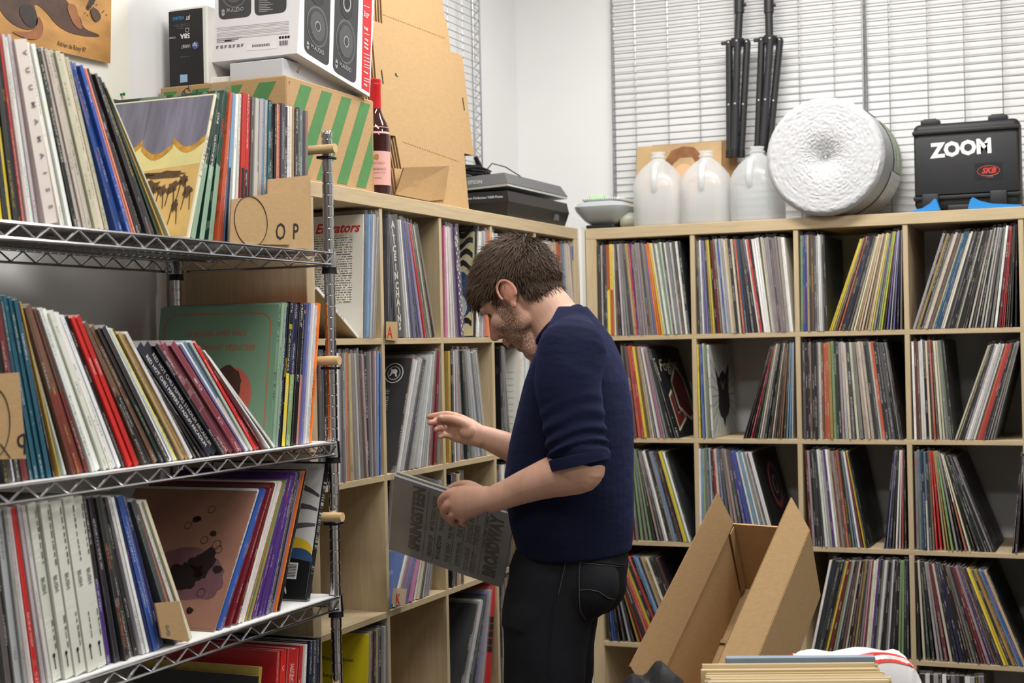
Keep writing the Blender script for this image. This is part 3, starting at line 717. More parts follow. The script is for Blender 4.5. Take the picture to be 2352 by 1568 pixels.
# lower shelf end: white cover with grey swooshes, yellow and blue patch, black barcode corner
o = low_r2[0]; t = special(o, 'white record cover with grey swoosh shapes and black barcode corner by the rack post', (40,40,42))
flat(o, 'cover_print', R_, fm('cover_white', (222,218,214), noise=.04, nscale=8), t)
gs = mat('print_swoosh', (88,84,88), .45, noise=.3, nscale=20)
for k, z0 in enumerate((.232,.19,.155)):
    pl = [(.006+.02*i, z0+.012*math.sin(i*.55+k)+.004*i*.6) for i in range(15)]
    flat(o, 'swoosh_print', pl+[(p[0], p[1]+.018*math.sin(math.pi*min(1, .12+i/15))) for i, p in list(enumerate(pl))[::-1]], gs, t, lift=.0008)
flat(o, 'patch_print', ellp(.06,.11,.055,.03,24), fm('patch_yellow', (226,190,50)), t, lift=.0009)
flat(o, 'patch_print', ellp(.045,.09,.045,.026,24), fm('patch_blue', (58,84,120)), t, lift=.0010)
flat(o, 'corner_print', [(.004,.004),(.14,.004),(.13,.08),(.07,.095),(.004,.085)], fm('corner_black', (24,24,26)), t, lift=.0011)
flat(o, 'barcode_print', [(.035,.045),(.075,.045),(.075,.082),(.035,.082)], white_p, t, lift=.0013)
for i in range(9): flat(o, 'barcode_bar', [(.038,.049+i*.0034),(.064,.049+i*.0034),(.064,.0505+i*.0034),(.038,.0505+i*.0034)], ink_k, t, lift=.0015)
for i in range(5): flat(o, 'cover_print', ellp(.06+.012*i,.022+.005*(i % 2),.0025,.012,12,rot=-.4), fm('cover_white', (222,218,214)), t, lift=.0013)
# lowest shelf: black cover with a faint gold figure and Side B
o = bot_l[0]; t = special(o, 'black record cover with faint gold reclining shape reading Side B', (28,28,30))
gf = mat('print_dim_gold', (120,96,58), .5, noise=.4, nscale=60)
flat(o, 'figure_print', [(.04,.236),(.07,.246),(.1,.252),(.12,.245),(.135,.252),(.16,.256),(.19,.252),(.2,.242),(.17,.244),(.14,.238),(.11,.240),(.08,.230)], gf, t)
ctext(o, 'side_lettering', 'Side B', .016, .115, .206, ink_g, t, align='CENTER')
for oo in bot_r2[:4]: oo['c2'] = list(oo.color)[:3]
# left cube shelf: white back cover with red script title and lines of text
o = c11[0]; t = special(o, 'white record back cover with red script title and lines of print', (226,222,210))
lm = lines_mat('print_text_lines_grey', (226,222,210), (110,106,100), 52, 1.3)
flat(o, 'text_print', [(.03,.09),(.285,.09),(.285,.262),(.03,.262)], lm, t)
ctext(o, 'title_lettering', '13th Floor Elevators', .034, .298, .27, ink_r, t, shear=.35, bold=.0008, fitw=.285)
for pl in border(.10,.17,.05,.078,.0135,.003): flat(o, 'stamp_print', pl, fm('stamp_green', (120,160,110)), t)
ctext(o, 'stamp_lettering', 'INTERNATIONAL', .009, .135, .060, fm('stamp_green', (120,160,110)), t, align='CENTER')
o = c11a[0]; t = special(o, 'thick white box set leaning over in the cubby beneath the striped box', (226,224,220), (220,218,214)); flat(o, 'tan_face', [(.003,.003),(.306,.003),(.306,.230),(.003,.230)], fm('tan_face', (176,160,130)), t)
# spine lettering ALICE IN CHAINS
o = [r for r in c12 if r['pc'] == 'black'][0]; t = special(o, 'thick black record spine with pale stacked capital letters in cubby marked A', (30,29,31), (30,29,31))
o['ink'] = lin3((30,29,31))
pale = fm('pale_letter', (206,200,186))
for i, ch in enumerate('ALICEINCHAINS'):
    gap = .018 if i >= 7 else (.009 if i >= 5 else 0)
    text('spine_letter', ch, .026, (0, -.0012, .288-i*.0215-gap*.6), (1,0,0), (0,0,1), pale, o, align='CENTER', bold=.0012, local=True)
# purple and green spotted spine and wavy line cover
o = [r for r in c13 if r['pc'] == 'purple'][0]; t = special(o, 'purple record spine with pale green leafy spots below the cardboard sheets', (84,36,110), (84,36,110)); o['split'] = 0.0
for i in range(26):
    z = .01+i*.0115; x = t*.2*(1 if i % 2 else -1)
    me = MB().prism(ellp(0, 0, t*.17, .005, 10, rot=.5 if i % 2 else -.5), (x, -.0012, z), (1,0,0), (0,0,1), (0,-1,0), .0004).mesh('leaf_print', fm('leaf', (186,200,150))); link('leaf_print', me, o)
o = c13b[0]; t = special(o, 'record cover with black and cream wavy bands and blue-green patch', (40,40,40))
flat(o, 'cover_print', R_, fm('cover_cream', (198,188,150)), t)
for i in range(9):
    z0 = .03+i*.034; pl = [(.01+.01*j, z0+.012*math.sin(j*.9+i)) for j in range(30)]
    flat(o, 'wave_print', pl+[(p[0], p[1]+.017) for p in pl[::-1]], ink_k, t, lift=.0008)
flat(o, 'patch_print', ellp(.07,.13,.06,.07,24,wob=.2,sd=2), mat('print_bluegreen', (52,70,110), .4, noise=.5, nscale=25), t, lift=.001)
flat(o, 'disc_print', ellp(.06,.09,.035,.04,26), fm('silver', (176,184,186)), t, lift=.0012)
# black cover with white lines of print and round label emblem
o = c22[0]; t = special(o, 'black record back cover with white print and a round white emblem', (26,26,28))
lm = lines_mat('print_text_lines_black', (26,26,28), (168,168,166), 62, 4.1)
flat(o, 'text_print', [(.05,.03),(.29,.03),(.29,.225),(.05,.225)], lm, t)
flat(o, 'text_print', [(.1,.24),(.29,.24),(.29,.292),(.1,.292)], lm, t)
for rr, ww in ((.028,.002),(.019,.0015)):
    for pl in border(.045-rr+.0,.045+rr,.272-rr,.272+rr,rr*.99,ww): flat(o, 'emblem_ring', pl, white_p, t, lift=.0008)
flat(o, 'emblem_horse', [(.034,.262),(.037,.27),(.035,.278),(.042,.284),(.05,.282),(.056,.286),(.054,.276),(.058,.264),(.053,.265),(.05,.271),(.042,.27),(.039,.262)], white_p, t, lift=.0008)
# white ruled cover
o = c24b[0]; t = special(o, "white ruled sleeve with one red line by the man's chin", (222,218,208))
for i in range(11): flat(o, 'rule_print', [(.02,.04+i*.02),(.28,.04+i*.02),(.28,.041+i*.02),(.02,.041+i*.02)], ink_g if i != 7 else ink_r, t)
flat(o, 'mark_print', ellp(.16,.27,.012,.006,16), ink_k, t)
ctext(o, 'handwriting', 'MPT', .016, .13, .105, ink_k, t); ctext(o, 'handwriting', 'and', .014, .13, .085, ink_k, t); ctext(o, 'handwriting', 'S', .016, .13, .063, ink_k, t)
# yellow back cover
o = c41[0]; t = special(o, 'yellow record back cover with short black text lines in a low cubby', (214,196,34), (214,196,34))
for i, s in enumerate(['SIDE B', 'The Train Go Winding Down', 'Painting Time', 'Washington Willoughby', 'Western', 'End Of The Rocks', '', 'by Constantinople']):
    if s: ctext(o, 'text_lettering', s, .0155, .225, .262-i*.021, ink_k, t)
for i in range(5): flat(o, 'drawing_print', ellp(.17+.01*i,.05+.008*(i % 3),.003,.03,10,rot=.5*i), ink_k, t)
# leaning dark cover + red box with black bars
o = c43[0]; t = special(o, 'plain black record leaning in a clear sleeve beside the red box spine', (30,32,34), (34,36,38))
o = c43b[0]; t = special(o, 'thick red box set spine with black bars in a low cubby', (190,34,42), (190,34,42)); o['ink'] = lin3((190,34,42))
for i in range(5):
    z = .118+i*.0215; me = MB().box(-t*.42, t*.42, -.0012, -.0006, z, z+.017).mesh('bar_print', ink_k); link('bar_print', me, o)
o = c32[0]; t = special(o, 'pale blue record cover leaning right in the cubby marked K', (84,104,150), (140,150,180))
# right shelf covers
o = f21[0]; t = special(o, 'black record cover with cream script and angular red frames', (24,25,28), (24,25,28))
cream = fm('cream_line', (196,186,160)); dred = fm('dull_red', (96,34,34))
ctext(o, 'script_lettering', 'Foghat', .062, .02, .235, cream, t, side=1, shear=.3, fitw=.22)
def frame_poly(P, w_):
    c = (sum(p[0] for p in P)/len(P), sum(p[1] for p in P)/len(P)); Q = [(c[0]+(p[0]-c[0])*w_, c[1]+(p[1]-c[1])*w_) for p in P]; n = len(P)
    return [[P[i], P[(i+1) % n], Q[(i+1) % n], Q[i]] for i in range(n)]
for P in ([(.03,.02),(.03,.15),(.075,.17),(.075,.08),(.14,.1),(.15,.06)], [(.1,.1),(.1,.2),(.2,.26),(.26,.2),(.26,.06),(.2,.05)]):
    flat(o, 'frame_print', P, dred, t, side=1)
    for pl in frame_poly(P, .86): flat(o, 'frame_print', pl, cream, t, side=1, lift=.0009)
o = f22[0]; t = special(o, 'pale record cover with a dark bird-like shape and radiating lines', (196,196,190), (186,186,180))
flat(o, 'cover_print', R_, mat('print_pale', (190,190,184), .4, noise=.1, nscale=12), t, side=1)
for i in range(26):
    a = 2*math.pi*i/26; c, s = math.cos(a), math.sin(a)
    pl = clip([(.15+c*.05-s*.0012,.14+s*.05+c*.0012),(.15+c*.2-s*.002,.14+s*.2+c*.002),(.15+c*.2+s*.002,.14+s*.2-c*.002),(.15+c*.05+s*.0012,.14+s*.05-c*.0012)], .01,.3,.01,.305)
    if len(pl) > 2: flat(o, 'ray_print', pl, ink_g, t, side=1, lift=.0008)
flat(o, 'bird_print', [(.06,.24),(.1,.2),(.13,.215),(.16,.225),(.19,.21),(.24,.25),(.22,.15),(.23,.1),(.2,.07),(.17,.06),(.15,.03),(.13,.06),(.1,.07),(.08,.1),(.09,.15)], ink_k, t, side=1, lift=.001)
flat(o, 'bird_print', [(.12,.19),(.15,.155),(.18,.19),(.165,.185),(.15,.17),(.135,.185)], fm('beak', (150,110,70)), t, side=1, lift=.0012)
o = f32[0]; t = special(o, 'black record cover with a glowing rainbow ring behind the open carton', (22,20,24), (22,20,24))
for rr, cc in ((.075,(120,40,50)),(.068,(176,110,50)),(.06,(110,60,120)),(.05,(40,34,60)),(.03,(150,150,140)),(.022,(40,36,40))):
    flat(o, 'ring_print', ellp(.17,.19,rr,rr*1.15,30), fm('ring%d' % cc[0], cc), t, side=1, lift=.0006+(.08-rr)*.01)
# stadium arcadium spines
for o in [r for r in mid_l2 if r['pc'] == 'indigo']:
    t = own(o); o.color = lin3((40,40,52))+[1]; o['c2'] = lin3((40,52,110)); o['ink'] = lin3((40,40,52)); o['split'] = 0.0
    o['label'] = 'thick navy box set with white vertical spine lettering, middle rack shelf'; SPEC[o.name] = 1
    text('spine_lettering', 'RED HOT CHILI PEPPERS STADIUM ARCADIUM', .011, (-.0035, -.0012, .285), (0,0,-1), (1,0,0), white_p, o, fitw=.26, local=True)
for o in [r for r in low_b]:
    t = own(o); o['ink'] = list(o.color)[:3]; o['c2'] = list(o.color)[:3]; o['split'] = 0.0
    o['label'] = 'thick ivory box set with dark vertical spine lettering, lower shelf of wire rack'; SPEC[o.name] = 1
    text('spine_lettering', 'BUSH', .012, (-.004, -.0012, .185), (0,0,-1), (1,0,0), ink_g, o, bold=.0003, local=True)
    o.color = lin3((220,222,210))+[1]; o['c2'] = lin3((212,214,204)); zz_ = .30
    while zz_ > .06:
        ln_ = rng.uniform(.004,.014); me = MB().box(t*.30, t*.30+rng.uniform(.001,.003), -.0012, -.0006, zz_-ln_, zz_).mesh('spine_script', ink_g); zz_ -= ln_+rng.uniform(.002,.006)
        if not (.10 < zz_ < .19): link('spine_script', me, o)
    me = MB().box(-.0008, .0008, -.0012, -.0006, .02, .045).mesh('spine_mark', ink_k); link('spine_mark', me, o)
    me = MB().prism(ellp(0,0,.0028,.004,12), (0,-.0008,.045), (1,0,0), (0,0,1), (0,-1,0), .0004).mesh('spine_mark', ink_k); link('spine_mark', me, o)
for o in [r for r in mid_l if r['pc'] == 'red'][-2:]:
    t = own(o); o['c2'] = lin3((190,30,30)); o['ink'] = lin3((200,38,36))
    text('spine_lettering', 'GREATEST', .0075, (-.003, -.0012, .23), (0,0,-1), (1,0,0), fm('pale_pink', (236,200,190)), o, local=True)
for o in [r for r in top_l if r['pc'] == 'pale pinkish grey' and r['thick'] > 12]:
    t = own(o); o['ink'] = list(o.color)[:3]; o['label'] = 'thick pale grey box set with scattered dark spine letters, top shelf of wire rack'; SPEC[o.name] = 1
    for i, ch in enumerate('VUUMAMAISS'): text('spine_letter', ch, .013, (0, -.0012, .29-i*.029), (0,0,-1), (1,0,0), ink_g, o, align='CENTER', bold=.0005, local=True)
# ---------------------------------------------------------------- labels for plain records
seen = {}
rows = {}
for o in ALLREC: rows.setdefault(o['place'], []).append(o)
def word(c): return c
for pl, L_ in rows.items():
    for i, o in enumerate(L_):
        if o.name in SPEC: continue
        a = L_[i-1]['pc'] if i else None; b = L_[i+1]['pc'] if i+1 < len(L_) else None; c = o['pc']
        if a and b:
            nb = ('between two %s ones' % a) if a == b else 'between %s and %s ones' % (a, b)
            if a == c == b: nb = 'among others alike'
        else: nb = 'beside a %s one' % (a or b) if (a or b) else 'on its own'
        o['label'] = '%s record %s, %s' % (c, nb, pl)
for o in ALLREC:
    for k in ('pc', 'place', 'thick'): del o[k]
# ---------------------------------------------------------------- cardboard divider cards
def card_thing(name, label, quad, t, n, letters, m=card):
    """quad: four world points; letters: list of (string, size, fx, fy)"""
    o = MB(); A = [Vector(p) for p in quad]; nn = Vector(n); P = A+[p+nn*t for p in A]
    o.add(P, [(0,1,2,3),(7,6,5,4),(0,4,5,1),(1,5,6,2),(2,6,7,3),(3,7,4,0)])
    b = o.obj(name, m, None, loc=A[0]); prop(b, label, 'card')
    ax = (A[1]-A[0]); ay = (A[3]-A[0])
    for s, sz, fx, fy, mm in letters:
        text('handwriting', s, sz, A[0]+ax*fx+ay*fy-nn*.0006*(1 if t > 0 else -1), ax, ay, mm, b, bold=.0004)
    return b
def quadX(pts, x): return [X(u, v, x) for u, v in pts]
b = card_thing('divider_card', 'cardboard divider lettered P clipped behind the O card on wire rack', quadX([(612,566),(716,572),(713,402),(616,412)], .081), -.003, (1,0,0), [('P', .05, .55, .14, ink_k)])
b = card_thing('divider_card', 'cardboard divider lettered O with a drawn circle on wire rack', quadX([(528,560),(668,562),(668,438),(532,458)], .086), -.003, (1,0,0), [('O', .052, .72, .12, ink_k)])
circ = MB(); c = X(577, 508, .0868); circ.tube([c+Vector((0, .062*math.cos(a), .052*math.sin(a))) for a in [2*math.pi*i/40 for i in range(40)]], .0008, 4, closed=True); circ.obj('drawn_circle', ink_k, b)
b = card_thing('divider_card', 'cardboard divider with a drawn Q on the middle wire shelf', quadX([(-60,1056),(60,1053),(44,855),(-60,862)], .083), -.003, (1,0,0), [('q', .05, .80, .14, ink_k)])
circ = MB(); c = X(-12, 970, .0838); circ.tube([c+Vector((0, .035*math.cos(a), .055*math.sin(a))) for a in [2*math.pi*i/40 for i in range(40)]], .0008, 4, closed=True)
circ.tube([c+Vector((0,.012,-.035)), c+Vector((0,.035,-.06))], .0008, 4); circ.obj('drawn_circle', ink_k, b)
b = card_thing('divider_card', 'small cardboard divider marked S standing on the lower wire shelf', quadX([(372,1464),(434,1474),(412,1380),(356,1385)], .078), -.003, (1,0,0), [('S', .03, .2, .12, ink_g)])
tan_p = mat('tan_card', (176,150,108), .7)
b = card_thing('letter_card', 'small tan card with a red letter A on shelf edge', quadX([(887,780),(914,783),(913,739),(887,738)], LX+.004), -.0008, (1,0,0), [('A', .043, .08, .12, ink_r)], tan_p)
b = card_thing('letter_card', 'small tan card with a red letter K on shelf edge', quadX([(900,1386),(930,1392),(935,1352),(903,1350)], LX+.010), -.0008, (1,0,0), [('K', .036, .25, .1, ink_r)], mat('pale_tan_card', (190,166,140), .7))
# ---------------------------------------------------------------- things on top of the left shelf
ZTOP = KH
def onp(u, v, p, n):
    d = Vector(ray(u, v)); c = Vector(CAM); n = Vector(n); return c+d*((Vector(p)-c).dot(n)/d.dot(n))
def polyo(name, pts, m, parent, n=None, t=0.0):
    """thin printed polygon from world points (front face towards the camera)"""
    P = [Vector(p) for p in pts]; nn = Vector()
    for i in range(len(P)): nn += (P[i]-P[0]).cross(P[(i+1) % len(P)]-P[0])
    nn.normalize()
    if nn.dot(Vector(CAM)-P[0]) < 0: P = P[::-1]; nn = -nn
    P = [p+nn*.0006*(1+t) for p in P]
    return MB().add(P, [tuple(range(len(P)))]).obj(name, m, parent)
green_st = mat('green_print', (78, 128, 74), .75, noise=.06, nscale=40)
# striped carton
bx1 = -.045; pA = X(657, 172, bx1); pB = X(858, 234, bx1); bx0 = WX+.012; byA, byB, bz = pA.y, pB.y, pA.z
t = thing('striped_carton', 'brown cardboard box printed with green diagonal stripes on the left shelf', 'box', ((bx0+bx1)/2, (byA+byB)/2, ZTOP))
MB().rbox(bx0, bx1, byA, byB, ZTOP+.0005, bz, .003, 1).obj('carton_body', card, t)
def stripes(o, ax, ay, w_, h_, n, slope, first, pitch, wid, mg=.012):
    k = 0
    for i in range(-2, 10):
        x0 = first+i*pitch
        pl = clip([(x0, -.02), (x0+wid, -.02), (x0+wid+(h_+.04)*slope, h_+.02), (x0+(h_+.04)*slope, h_+.02)], mg, w_-mg, mg, h_-mg)
        if len(pl) > 2: MB().prism(pl, Vector(o)+Vector(n)*.0002, ax, ay, n, .0005).obj('green_stripe', green_st, t)
stripes((bx0, byA, ZTOP), (1,0,0), (0,0,1), bx1-bx0, bz-ZTOP, (0,-1,0), .62, -.06, .093, .047)
stripes((bx1, byA, ZTOP), (0,1,0), (0,0,1), byB-byA, bz-ZTOP, (1,0,0), .60, -.085, .098, .050)
text('handwriting', 'EMPTY', .022, Y(400, 250, byA-.0012), (1,0,.8), (-.8,0,1), ink_k, t, bold=-.0001, fitw=.066)
text('handwriting', 'BOXES', .024, Y(418, 264, byA-.0012), (1,0,.8), (-.8,0,1), ink_k, t, bold=-.0001, fitw=.07)
tape = mat('packing_tape', (206,186,150), .15, alpha=.45)
MB().box(bx0+.15, bx0+.205, byA-.0013, byA-.0006, bz-.09, bz-.002).obj('packing_tape', tape, t)
# grey flat box, white box, small white box on the carton
gx1 = -.10
g = Vector((0,0,0)); ga = X(690, 150, -.06)
grey_b = mat('grey_card', (196,197,200), .6)
gA = Y(527, 150, byA+.02); gC = X(683, 135, -.065)
t = thing('flat_box', 'flat pale grey cardboard box with a red tick under the speaker carton', 'box', (-.16, byA+.2, bz))
MB().rbox(gA.x, -.065, byA+.02, byA+.36, bz+.0005, bz+.045, .002, 1).obj('box_body', grey_b, t)
p = X(684, 168, -.0645); MB().tube([p+Vector((0,-.006,.006)), p, p+Vector((0,.008,.016))], .0008, 4).obj('red_tick', ink_r, t)
t = thing('small_box', 'small white carton squeezed between toner box and grey flat box', 'box', (-.24, byA+.07, bz))
a = Y(481, 178, byA+.03); b = Y(523, 165, byA+.03)
MB().rbox(a.x, gA.x-.002, byA+.03, byA+.14, bz+.0005, bz+.018, .001, 1).obj('box_body', white_p, t)
# toner box, upside down
ty = byA+.012; a = Y(388, 22, ty); b = Y(465, 20, ty)
t = thing('toner_box', 'tall black printer toner box standing upside down on the striped carton', 'box', ((a.x+b.x)/2, ty+.15, bz))
blk = mat('box_black_print', (30,30,31), .42, noise=.12, nscale=30); wh_side = mat('box_white_side', (222,220,214), .55)
zt_ = a.z
MB().rbox(a.x, b.x+.012, ty, ty+.32, bz+.0005, zt_, .003, 1).obj('box_body', wh_side, t)
MB().box(a.x-.0005, b.x, ty-.001, ty+.02, bz+.001, zt_-.006).obj('black_face', blk, t)
def utext(name, s, size, u, v, m, **k): return text(name, s, size, Y(u, v, ty-.0018), (-1,0,0), (0,0,-1), m, t, **k)
blu = mat('print_cyan', (52,140,206), .5); wht = mat('print_white', (226,226,224), .5)
utext('lettering', 'JET', .011, 436, 37, wht, bold=.0003, fitw=.0125); utext('lettering', 'INTELLIGENCE', .0105, 422, 37, blu, bold=.0003, fitw=.032)
utext('lettering', '58A', .0165, 436, 76, wht, bold=.0005); utext('lettering', 'LASERJET', .0105, 437, 102, wht, fitw=.026); utext('lettering', 'CF258A', .006, 404, 84, wht)
for k, vv in enumerate((53, 57, 62, 128)): utext('lettering', 'Toner Cartridge / Cartouche'[:27-k*3], .004, 436, vv, ink_g)
c = Y(449, 104, ty-.0018); MB().prism(ellp(0,0,.0095,.0095,24), c, (1,0,0), (0,0,1), (0,-1,0), .0004).obj('round_logo', mat('logo_blue', (70,84,140), .5), t)
text('logo_lettering', 'hp', .014, c+Vector((.0062, -.0007, .005)), (-1,0,0), (0,0,-1), wht, t, shear=.25)
c = Y(430, 69, ty-.0018); MB().tube([c+Vector((.005*math.cos(q_*.35), 0, .005*math.sin(q_*.35))) for q_ in range(18)], .0005, 4, closed=True).obj('ring_mark', wht, t)
MB().prism([(0,0),(.021,0),(.021,.019),(0,.019)], Y(414, 190, ty-.0012), (1,0,0), (0,0,1), (0,-1,0), .0005).obj('sticker', mat('sticker_blue', (150,182,214), .5, noise=.2, nscale=120), t)
# speaker carton, tilted on the flat box
sx = -.032; A = X(682, 122, sx); B = X(849, 222, sx); e = (B-A); Ls = e.length; e.normalize(); up = Vector((0, -e.z, e.y))
D = onp(485, 138, A, e).x-sx
t = thing('speaker_carton', 'white carton printed with black studio speakers tilted on top of grey box', 'box', (sx+D/2, A.y+.1, bz+.05))
wh_box = mat('carton_white', (222,220,222), .5, noise=.02, nscale=10); grey_pr = mat('print_speaker_grey', (58,58,60), .45); gl_pr = mat('print_speaker_light', (150,150,152), .45); red_pr = mat('print_red_band', (200,44,48), .45)
HS = .30
MB().obox(A, e*Ls, (D, 0, 0), up*HS).obj('carton_body', wh_box, t)
def FR(u, v): return onp(u, v, A, (1,0,0))
def FL(u, v): return onp(u, v, A, e)
def rrect(F, q, r=.12):
    P = []
    for i in range(4):
        p0, p1, p2 = Vector(q[i-1]), Vector(q[i]), Vector(q[(i+1) % 4])
        l0 = min(1, 14/max((p0-p1).length, 1)); l2 = min(1, 14/max((p2-p1).length, 1))
        for k in range(5):
            s = k/4; P.append(F(*((p1+(p0-p1)*l0*(1-s)**2+(p2-p1)*l2*s**2))))
    return P
def speaker(F, quad, parent):
    polyo('speaker_print', rrect(F, quad), grey_pr, parent)
    q = [Vector(p) for p in quad]
    def bl(a, b): return q[0]*(1-a)*(1-b)+q[1]*a*(1-b)+q[2]*a*b+q[3]*(1-a)*b
    def el(cx, cy, rx, ry): return [F(*bl(cx+rx*math.cos(w_*math.pi/14), cy+ry*math.sin(w_*math.pi/14))) for w_ in range(28)]
    for k, (rx, ry, m) in enumerate(((.42,.25,mat('print_cone_rim', (92,92,94), .45)), (.37,.22,grey_pr), (.30,.18,mat('print_cone', (80,80,82), .45)), (.11,.065,gl_pr), (.08,.048,grey_pr))):
        polyo('woofer_print', el(.5, .60, rx, ry), m, parent, t=1+k)
    polyo('waveguide_print', [F(*bl(*p)) for p in ((.2,.08),(.8,.08),(.72,.30),(.5,.36),(.28,.30))], mat('print_guide', (46,46,48), .45), parent, t=1)
    polyo('tweeter_print', el(.5, .17, .17, .10), gl_pr, parent, t=2); polyo('tweeter_print', el(.5, .17, .12, .07), ink_k, parent, t=3)
    for cy in (.93, .97): polyo('knob_print', el(.14, cy-.05, .05, .03), gl_pr, parent, t=1)
    ax = F(*bl(.8, .88))-F(*bl(.2, .88)); ay = F(*bl(.5, .7))-F(*bl(.5, .9))
    text('logo_lettering', 'M-AUDIO', .016, F(*bl(.25, .91)), ax, ay-ax*ax.dot(ay)/ax.dot(ax), gl_pr, parent, bold=.0002, fitw=ax.length*.85, lift=.002)
speaker(FR, [(700,-62),(760,-40),(755,154),(698,117)], t)
speaker(FR, [(770,-37),(824,-18),(817,194),(764,162)], t)
polyo('red_band', [FR(835,-70), FR(856,-62), FR(848,213), FR(830,202)], red_pr, t)
axr = (FR(850, 120)-FR(832, 113)); ayr = up
for s, sz, u, v in (('3.5"', .018, 834, 36), ('PAIR', .010, 835, 66), ('YOUR', .007, 836, 91), ('PERFECT', .007, 835, 100), ('SOUND', .007, 835, 109), ('INCLUDES', .005, 834, 165), ('AVID', .008, 834, 195)):
    text('band_lettering', s, sz, FR(u, v), (0,e.y,e.z), up, wht, t, lift=.0018, fitw=.022 if len(s) > 4 else None, bold=.0003)
for v in (12, 75, 122, 130, 138, 146, 152, 178, 184): polyo('band_rule', [FR(835,v), FR(848,v+5), FR(848,v+6.5), FR(835,v+1.5)], wht, t, t=1)
fine_pr = mat('print_fine_grey', (184,182,184), .5)
speaker(FL, [(500,-110),(578,-117),(577,38),(503,46)], t)
polyo('back_panel_print', rrect(FL, [(584,-110),(660,-117),(658,28),(585,37)]), grey_pr, t)
for k in range(7): polyo('panel_mark', [FL(595,2+k*4), FL(615+6*(k % 3),1+k*4), FL(615+6*(k % 3),2.6+k*4), FL(595,3.6+k*4)], gl_pr, t, t=1)
smt = lines_mat('print_fine_text', (220,218,220), (150,148,150), 95, 2.2, size=.315, dens=.40)
for k in range(9): polyo('small_print', [FL(498,64+k*3.4), FL(664,48+k*3.4), FL(664,49.4+k*3.4), FL(498,65.4+k*3.4)], fine_pr if k % 4 != 3 else wh_box, t)
for k in range(3): polyo('small_print', [FL(498,90+k*4), FL(556-8*k,85+k*4), FL(556-8*k,86.4+k*4), FL(498,91.4+k*4)], ink_g, t)
polyo('small_print', [FL(516,92), FL(532,90.5), FL(532,94), FL(516,95.5)], ink_k, t)
for k in range(7):
    c = (500+k*9.5, 109-k*.8); polyo('symbol_print', [FL(c[0]-3.2, c[1]-3.5), FL(c[0]+3.2, c[1]-4), FL(c[0]+(3.2 if k % 2 else 0), c[1]+3.2), FL(c[0]-3.2, c[1]+3.5)], ink_g, t)
polyo('barcode_panel', [FL(566,103), FL(636,95), FL(636,111), FL(566,117)], wht, t)
for (u0, u1, v0, v1, n) in ((580,620,103,109,22), (643,663,94,105,9)):
    for k in range(n):
        u = u0+(u1-u0)*k/n; wd = (u1-u0)/n*(.35+.3*((k*7) % 3 == 0)); sl = -(u-u0)*.09
        polyo('barcode_bar', [FL(u,v0+sl), FL(u+wd,v0+sl), FL(u+wd,v1+sl), FL(u,v1+sl)], ink_k, t, t=1)
for k in range(4): polyo('icon_print', [FL(641+k*6.5,84-k*.6), FL(646+k*6.5,83.4-k*.6), FL(646+k*6.5,89-k*.6), FL(641+k*6.5,89.6-k*.6)], ink_k, t)
# flattened cartons leaning against the wall
la = math.radians(7); pn = Vector((math.cos(la), 0, math.sin(la))); po = Vector((-.102, -1.1, ZTOP+.001))
def FS(u, v): return onp(u, v, po, pn)
outl = [(916,463),(1077,484),(1066,352),(1088,357),(1062,127),(1035,118),(1027,52),(1023,50),(1008,-60),(872,-80),(878,54),(853,46),(866,210),(878,308),(908,312),(922,388),(905,386),(912,440)]
P0 = [FS(*p) for p in outl]
for p in P0[:2]:
    p.x += (p.z-ZTOP-.003)*math.tan(la); p.z = ZTOP+.003
for k in range(6):
    m = MB(); sh = Vector((0, -.006*k, 0)); back = -pn*.0052*k
    poly3 = [p+sh+back for p in P0]; n_ = len(poly3)
    m.add(poly3, [tuple(range(n_))], 0); q_ = [p-pn*.0048 for p in poly3]; m.add(q_, [tuple(range(n_))[::-1]], 0)
    for i in range(n_): m.add([poly3[i], poly3[(i+1) % n_], q_[(i+1) % n_], q_[i]], [(3,2,1,0)], 1)
    o = m.obj('cardboard_sheet', [card, card_d], None, loc=po+back)
    prop(o, 'large flattened brown carton at the front of the sheets leaning on the wall' if k == 0 else 'flattened brown carton stacked behind the front cardboard sheet', 'cardboard', 'flattened cartons on the left shelf')
    if k == 0: front_sheet = o
for (u0, v0, u1, v1, n_) in ((880,33,1024,88,26), (925,325,1056,371,24)):
    for k in range(n_):
        a = k/n_; b = a+.55/n_; polyo('perforation', [FS(u0+(u1-u0)*a, v0+(v1-v0)*a), FS(u0+(u1-u0)*b, v0+(v1-v0)*b), FS(u0+(u1-u0)*b, v0+(v1-v0)*b+1.6), FS(u0+(u1-u0)*a, v0+(v1-v0)*a+1.6)], card_d, front_sheet)
for pl in ([(874.5,161),(877,160),(881,192),(878.5,193)], [(1061,224),(1063,224),(1067.5,253),(1065.5,254)], [(907,168),(910,168),(911,173),(915,176),(913,177),(908,174)]): polyo('slit', [FS(*p) for p in pl], ink_k, front_sheet)
fl = [FS(903,390), FS(1008,386), FS(1017,459), FS(980,462), FS(904,447)]
fl2 = [fl[0]+pn*.034, fl[1]+pn*.034]+[p+pn*.006 for p in fl[2:]]
m = MB(); n_ = 5; m.add(fl2, [(0,1,2,3,4)], 0); m.add([p-pn*.004 for p in fl2], [(4,3,2,1,0)], 0)
for i in range(5): m.add([fl2[i], fl2[(i+1) % 5], fl2[(i+1) % 5]-pn*.004, fl2[i]-pn*.004], [(0,1,2,3)], 1)
m.obj('folded_flap', [card, card_d], front_sheet)
